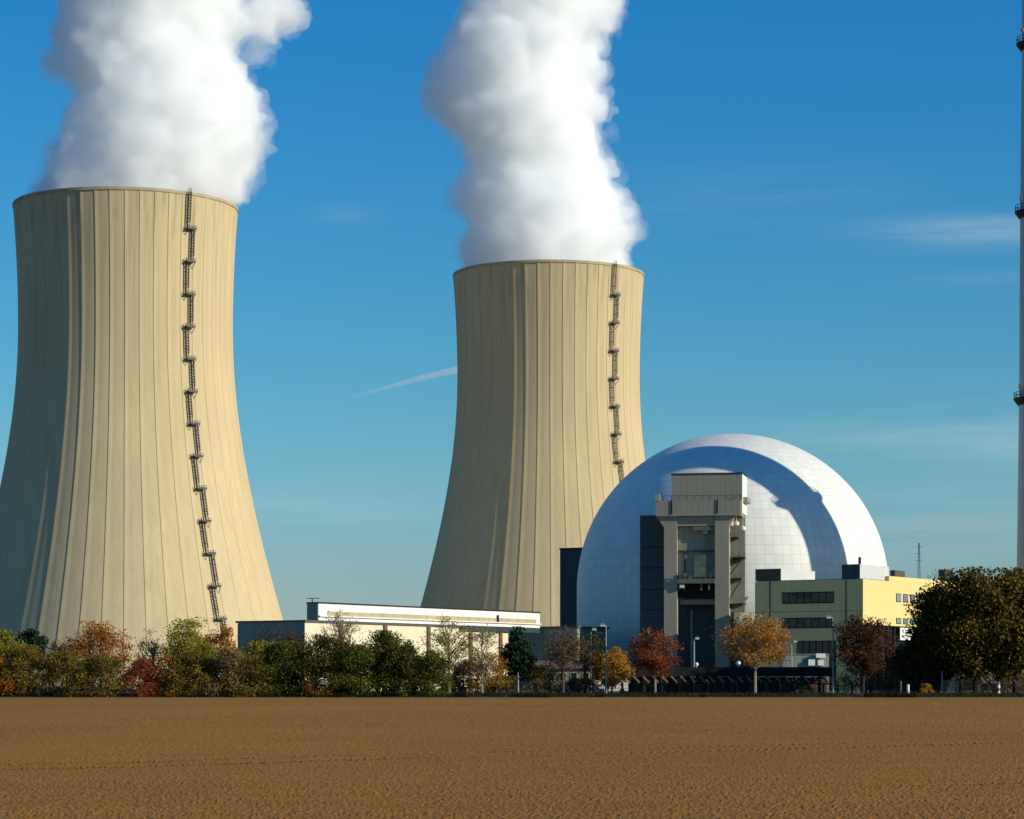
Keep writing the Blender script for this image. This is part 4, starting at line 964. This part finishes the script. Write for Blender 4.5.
P_('tree', 863, 616, 29, 348.5, 'leaf_darkred', 'dark red brown tree under the office corner', 'tree', crown0=.24, group=G2, nl=4200, leaf=.32, twigs=3, clumps=72, bark='darkbark')
P_('shrub', 880, 668, 30, 358, 'leaf_plum', 'dull brown bush behind the dark red brown tree', 'bush', crown0=.05, shape='dome', group=G2, nl=2000, leaf=.3, nstem=3)
P_('tree', 944, 584, 29, 356, 'leaf_olive', 'dark olive tree hiding part of the yellow office wall', 'tree', crown0=.12, group=G2, nl=14000, leaf=.46, clumps=130, twigs=1, bark='darkbark', trunk_r=.26)
P_('tree', 918, 640, 24, 358, 'leaf_olive', 'lower dark bushy tree against the base of the yellow office wall', 'tree', crown0=.06, group=G2, nl=5500, leaf=.42, clumps=70, bark='darkbark', nstem=2)
P_('tree', 972, 571, 42, 352, 'leaf_deep', 'large broad olive brown tree with dark forked trunk above the gate', 'tree', crown0=.13, group=G2, nl=17000, leaf=.44, clumps=150, twigs=1, bark='darkbark', trunk_r=.32, nstem=3)
P_('tree', 1018, 571, 44, 354, 'leaf_bigolive', 'large olive brown tree at the right edge beside the vent stack', 'tree', crown0=.13, group=G2, nl=17000, leaf=.44, clumps=150, twigs=1, bark='darkbark', trunk_r=.30, nstem=2)
P_('shrub', 930, 664, 34, 362, 'leaf_brown', 'brown bush behind the gate under the dark olive tree', 'bush', crown0=.05, shape='dome', group=G2, nl=1700, leaf=.3, nstem=3)
P_('shrub', 1004, 662, 44, 366, 'leaf_plum', 'reddish brown bush behind the fence under the two largest trees', 'bush', crown0=.05, shape='dome', group=G2, nl=2600, leaf=.3, nstem=3)
P_('shrub', 926, 684, 5, 349.5, 'leaf_gold', 'tiny golden bush left of the gate', 'bush', crown0=.0, shape='dome', group=G2, nl=500, leaf=.22, clumps=18, nstem=2)
P_('shrub', 805, 686, 9, 350, 'leaf_green', 'tiny green bush before the carport', 'bush', crown0=.0, shape='dome', group=G2, nl=400, leaf=.2, clumps=16, nstem=2)

# ------------------------------------------------------------------ contrail (a thin tube of ice cloud far away)
cY = 22000.0; mb = MB()
pts = []; rad = []
for k in range(30):
    f = k / 29; px = 350 + (470 - 350) * f; py = 397.5 + (367 - 397.5) * f ** 0.9 + 0.5 * math.sin(f * 7)
    Yk = cY - 1500 * f; pts.append((X(px, Yk), Yk, Z(py, Yk))); rad.append(max(4, (8 + 26 * f) * (0.92 + .16 * random.random())))
mb.tube(pts, rad, 10)
cm, nt_, nd_, lk_, b_ = new_mat('ice_cloud'); nd_.remove(b_); vv = nd_.new('ShaderNodeVolumePrincipled'); vv.inputs['Color'].default_value = (.98, .98, .98, 1); vv.inputs['Density'].default_value = 0.007
lk_.new(vv.outputs[0], nd_['Material Output'].inputs['Volume'])
tag(mb.build('contrail', cm, None, tuple(pts[0]), smooth=True), 'thin white aircraft trail in the sky left of the dome side tower', 'contrail')

# ------------------------------------------------------------------ sky, sun, camera
w = bpy.data.worlds.new('World'); sc.world = w; w.use_nodes = True
nt = w.node_tree; bg = nt.nodes['Background']
sky = nt.nodes.new('ShaderNodeTexSky'); sky.sky_type = 'NISHITA'; sky.sun_disc = False
sky.sun_elevation = R(SUN_EL); sky.sun_rotation = R(180 - SUN_AZ); sky.altitude = 100; sky.air_density = 1.5; sky.dust_density = 0.0; sky.ozone_density = 7.0
hsv = nt.nodes.new('ShaderNodeHueSaturation'); hsv.inputs['Saturation'].default_value = 1.3; hsv.inputs['Value'].default_value = 1.0
nt.links.new(sky.outputs[0], hsv.inputs['Color'])
tc = nt.nodes.new('ShaderNodeTexCoord'); sep = nt.nodes.new('ShaderNodeSeparateXYZ'); nt.links.new(tc.outputs['Generated'], sep.inputs[0])
az = mth(nt, 'ARCTAN2', sep.outputs['X'], sep.outputs['Y']); el = mth(nt, 'ARCSINE', sep.outputs['Z'])
cmb = nt.nodes.new('ShaderNodeCombineXYZ'); nt.links.new(mth(nt, 'ADD', az, mth(nt, 'MULTIPLY', el, 0.6)), cmb.inputs[0]); nt.links.new(mth(nt, 'SUBTRACT', el, mth(nt, 'MULTIPLY', az, 0.02)), cmb.inputs[1])
cn = noise(nt, mapping(nt, cmb.outputs[0], (9, 95, 1)), 1.0, 6, 0.6)
def blob(px, py, sx, sy):
    a0 = math.atan((px - 512) / FP); e0 = math.atan((HY - py) / FP)
    dx = mth(nt, 'DIVIDE', mth(nt, 'SUBTRACT', az, a0), sx / FP); dy = mth(nt, 'DIVIDE', mth(nt, 'SUBTRACT', el, e0), sy / FP)
    return mth(nt, 'EXPONENT', mth(nt, 'MULTIPLY', mth(nt, 'ADD', mth(nt, 'MULTIPLY', dx, dx), mth(nt, 'MULTIPLY', dy, dy)), -1.0))
tot = None
for (px, py, sx, sy, k) in ((985, 238, 100, 14, .55), (1060, 445, 240, 30, .50), (330, 512, 160, 30, .25), (930, 525, 220, 34, .34), (1020, 285, 110, 8, .08), (345, 217, 30, 10, .12), (700, 200, 200, 30, .10)):
    v = mth(nt, 'MULTIPLY', blob(px, py, sx, sy), k); tot = v if tot is None else mth(nt, 'ADD', tot, v)
cf = mth(nt, 'MULTIPLY', tot, ramp(nt, cn, [(0.34, 0.0), (0.72, 1.0)]))
tinted = mix_col(nt, 1.0, hsv.outputs[0], (0.63, 1.02, 1.22), 'MULTIPLY')
lowt = ramp(nt, sep.outputs['Z'], [(0.0, (1.16, 0.92, 1.40)), (0.09, (1.06, 1.0, 1.04)), (0.14, (1.0, 1.0, 1.0))])
tinted = mix_col(nt, 1.0, tinted, lowt, 'MULTIPLY')
skyc = mix_col(nt, cf, tinted, (5.0, 6.2, 6.4))
nt.links.new(skyc, bg.inputs['Color']); bg.inputs['Strength'].default_value = 0.10

sd = bpy.data.lights.new('sun', 'SUN'); sd.energy = 5.0; sd.angle = R(0.53); sd.color = (1.0, 0.93, 0.77)
so = bpy.data.objects.new('sun', sd); col.objects.link(so)
dirv = Vector((math.sin(R(SUN_AZ)) * math.cos(R(SUN_EL)), -math.cos(R(SUN_AZ)) * math.cos(R(SUN_EL)), math.sin(R(SUN_EL))))
so.rotation_euler = dirv.to_track_quat('Z', 'Y').to_euler(); so.location = (300, -200, 300)

cd = bpy.data.cameras.new('camera'); cam = bpy.data.objects.new('camera', cd); col.objects.link(cam); sc.camera = cam
cd.sensor_width = 36; cd.lens = FP / 1024 * 36; cam.location = (0, 0, CH); cam.rotation_euler = (R(90), 0, 0)
cd.shift_y = (HY - 409.5) / 1024; cd.clip_start = 0.5; cd.clip_end = 60000

for o in list(bpy.data.objects):
    if '_loc' in o: del o['_loc']
sc.view_settings.view_transform = 'Standard'; sc.view_settings.look = 'None'; sc.view_settings.exposure = 0; sc.view_settings.gamma = 1
sc.view_settings.use_curve_mapping = False
sc.render.engine = 'CYCLES'
c = sc.cycles; c.use_denoising = True; c.max_bounces = 40; c.volume_bounces = 36; c.diffuse_bounces = 4; c.glossy_bounces = 3; c.transmission_bounces = 4; c.transparent_max_bounces = 8
c.volume_step_rate = 2.0
